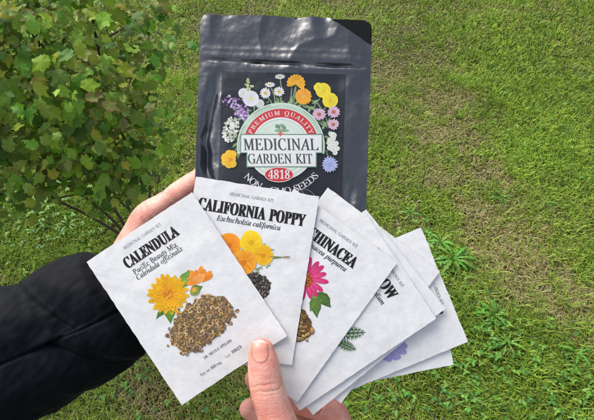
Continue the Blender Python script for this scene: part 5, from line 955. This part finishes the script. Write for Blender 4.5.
# stems seen in the photo run from the base out under the crown
S = [((-.02, 0, -.02), (.02, .0, .14), (-.03, .02, .30), (-.06, .05, .55), (-.04, .02, .85)),
     ((0, .02, -.02), (.05, .05, .16), (.07, .06, .34), (.05, .08, .6), (.10, .05, .9)),
     ((-.02, -.01, -.02), (-.08, .02, .13), (-.18, .03, .30), (-.28, .02, .48), (-.38, -.02, .75)),
     ((-.01, .02, -.02), (-.05, .12, .2), (-.12, .2, .45), (-.18, .22, .8)), ((-.01, 0, -.02), (-.10, -.04, .2), (-.2, -.1, .45), (-.22, -.15, .8)),
     ((0, .03, -.02), (.06, .14, .2), (.06, .22, .5), (.02, .25, .85)), ((-.03, .01, -.02), (-.12, .10, .22), (-.28, .12, .5), (-.5, .15, .8))]
for i, st_ in enumerate(S):
    P = [Vector(v) for v in st_]; branch(P, .0062, .0028)
    for k in range(5):
        j = rb.randint(1, len(P)-2); q = P[j].lerp(P[j+1], rb.random()); d = Vector((rb.gauss(0, 1), rb.gauss(0, 1), rb.uniform(.1, .9))).normalized()
        branch([q, q+d*.10+Vector((0, 0, .02)), q+d*.22+Vector((0, 0, .03))], .0035, .0012, 6)
me = bpy.data.meshes.new('stems'); bm.to_mesh(me); bm.free(); me.polygons.foreach_set('use_smooth', [True]*len(me.polygons)); link('stems', me, BARK, shrub)

# lobed leaf
def leafshape(kind):
    out = []
    lobes = [(90, 1.0, 30), (28, .86, 25), (152, .86, 25), (-38, .62, 26), (218, .62, 26)]
    n_ = 30
    for i in range(n_):
        a_ = -90+360*(i+.5)/n_; r_ = .64
        for la, lr, lw in lobes:
            dd = (a_-la+180) % 360-180; r_ = max(r_, lr*math.exp(-(dd/lw)**2)) if abs(dd) < 60 else r_
        r_ *= (1.06 if i % 2 else .93)
        out.append((R(a_), r_))
    return out
LS = leafshape(0)
lm = LeafMesh(); rl = random.Random(21)
def lobed(o, nrm, yaw, size, c, ce, fold, curl):
    X, Y, Z = basis(nrm, yaw); wv_ = rl.uniform(-.35, .35); ax_ = rl.uniform(.78, .98); jt = [rl.uniform(.90, 1.08) for _ in LS]; P = [o]; C = [c]; F = []; n_ = len(LS)
    for f in (.5, 1.0):
        for i, (a_, r_) in enumerate(LS):
            rr = r_*f*size*(jt[i] if f == 1 else 1); x, y = math.cos(a_)*rr*ax_, math.sin(a_)*rr
            z = fold*abs(x)*.55-curl*(rr*rr)/size*.6 + size*.04*math.cos(3.6*(a_-math.pi/2))*f*-1 + (rl.uniform(-.05, .05) if f == 1 else 0)*size+wv_*x*y/size
            P.append(o+X*x+Y*y+Z*z)
            k = 0 if f < 1 else 1; vn = 1.13 if min(abs((math.degrees(a_)-la+180) % 360-180) for la in (90, 33, 147, -25, 205)) < 7 else .97; C.append(tuple((c[q]*(1-k)+ce[q]*k)*vn for q in range(3)))
    for i in range(n_):
        j = (i+1) % n_; F.append((0, 1+i, 1+j)); F.append((1+i, 1+n_+i, 1+n_+j, 1+j))
    lm.add(P, F, C)
cnt = 0
CR = [((-.22, .02, .80), (.40, .42, .36)), ((-.08, .06, .62), (.30, .34, .30)), ((-.34, .0, .62), (.34, .36, .24)), ((.04, .05, .84), (.26, .32, .28)), ((-.45, .05, .85), (.34, .36, .34)), ((.0, .04, .44), (.20, .18, .18)), ((-.30, -.02, 1.05), (.45, .45, .25))]
cen = []
for i in range(420):
    c_, r_ = rl.choices(CR, weights=[5, 3, 2.8, 3, 4, 1.3, 3])[0]
    v = Vector((rl.gauss(0, 1), rl.gauss(0, 1), rl.gauss(0, 1))).normalized()*rl.uniform(.55, 1.0)
    cen.append((Vector(c_)+Vector((v.x*r_[0], v.y*r_[1], v.z*r_[2])), v))
for q, v in cen:
    tone = rl.uniform(.5, 1.15); aut = rl.random()
    for k in range(rl.randint(12, 19)):
        o = q+Vector((rl.gauss(0, .042), rl.gauss(0, .042), rl.gauss(0, .033)))
        if o.z < .24: continue
        nrm = Vector((v.x*.6+rl.gauss(0, .5), v.y*.6+rl.gauss(0, .5)-.2, .8+rl.gauss(0, .25)))
        c = rl.choice([(.190, .37, .024), (.28, .45, .030), (.11, .24, .018), (.42, .52, .045), (.22, .36, .030)])
        c = tuple(x_*tone*rl.uniform(.8, 1.2) for x_ in c); ce = c
        a_ = rl.random()
        if aut > .84 and a_ < .6 or a_ < .10:
            ce = rl.choice([(.30, .12, .045), (.28, .22, .04), (.34, .17, .10), (.22, .25, .04)]); m = rl.uniform(.3, .9)
            ce = tuple(a2*m+b2*(1-m) for a2, b2 in zip(ce, c)); m = rl.uniform(.1, .6); yl = (.20, .24, .03); c = tuple(a2*m+b2*(1-m) for a2, b2 in zip(yl, c))
        lobed(o, nrm, rl.uniform(0, 6.28), rl.choice([.013, .017, .020, .023, .027])*rl.uniform(.85, 1.15), c, ce, rl.uniform(.1, .7), rl.uniform(-.1, .9)); cnt += 1
print('leaves', cnt)
lm.build('foliage', LEAF, shrub)

# ------------------------------------------------------------------ light
w = bpy.data.worlds.new('World'); sc.world = w; w.use_nodes = True; nt = w.node_tree
sky = nt.nodes.new('ShaderNodeTexSky'); sky.sky_type = 'NISHITA'; sky.sun_disc = False
EL, AZ = R(50), R(-50)
sky.sun_elevation = EL; sky.sun_rotation = AZ; sky.air_density = 1.0; sky.dust_density = 4.0; sky.ozone_density = 1.0
hs = nt.nodes.new('ShaderNodeHueSaturation'); hs.inputs['Saturation'].default_value = .55; nt.links.new(sky.outputs[0], hs.inputs['Color']); nt.links.new(hs.outputs[0], nt.nodes['Background'].inputs['Color']); nt.nodes['Background'].inputs['Strength'].default_value = .13
sd = bpy.data.lights.new('sun', 'SUN'); sd.energy = 1.8; sd.angle = R(40); sd.color = (1, .96, .90)
so = bpy.data.objects.new('sun', sd); COL.objects.link(so)
sdir = Vector((math.sin(AZ)*math.cos(EL), math.cos(AZ)*math.cos(EL), math.sin(EL)))     # towards the sun
so.rotation_euler = sdir.to_track_quat('Z', 'Y').to_euler(); so.location = (0, 0, 5)
vs = sc.view_settings; vs.view_transform = 'Standard'; vs.look = 'None'; vs.gamma = 1; vs.exposure = 1.0; vs.use_curve_mapping = False
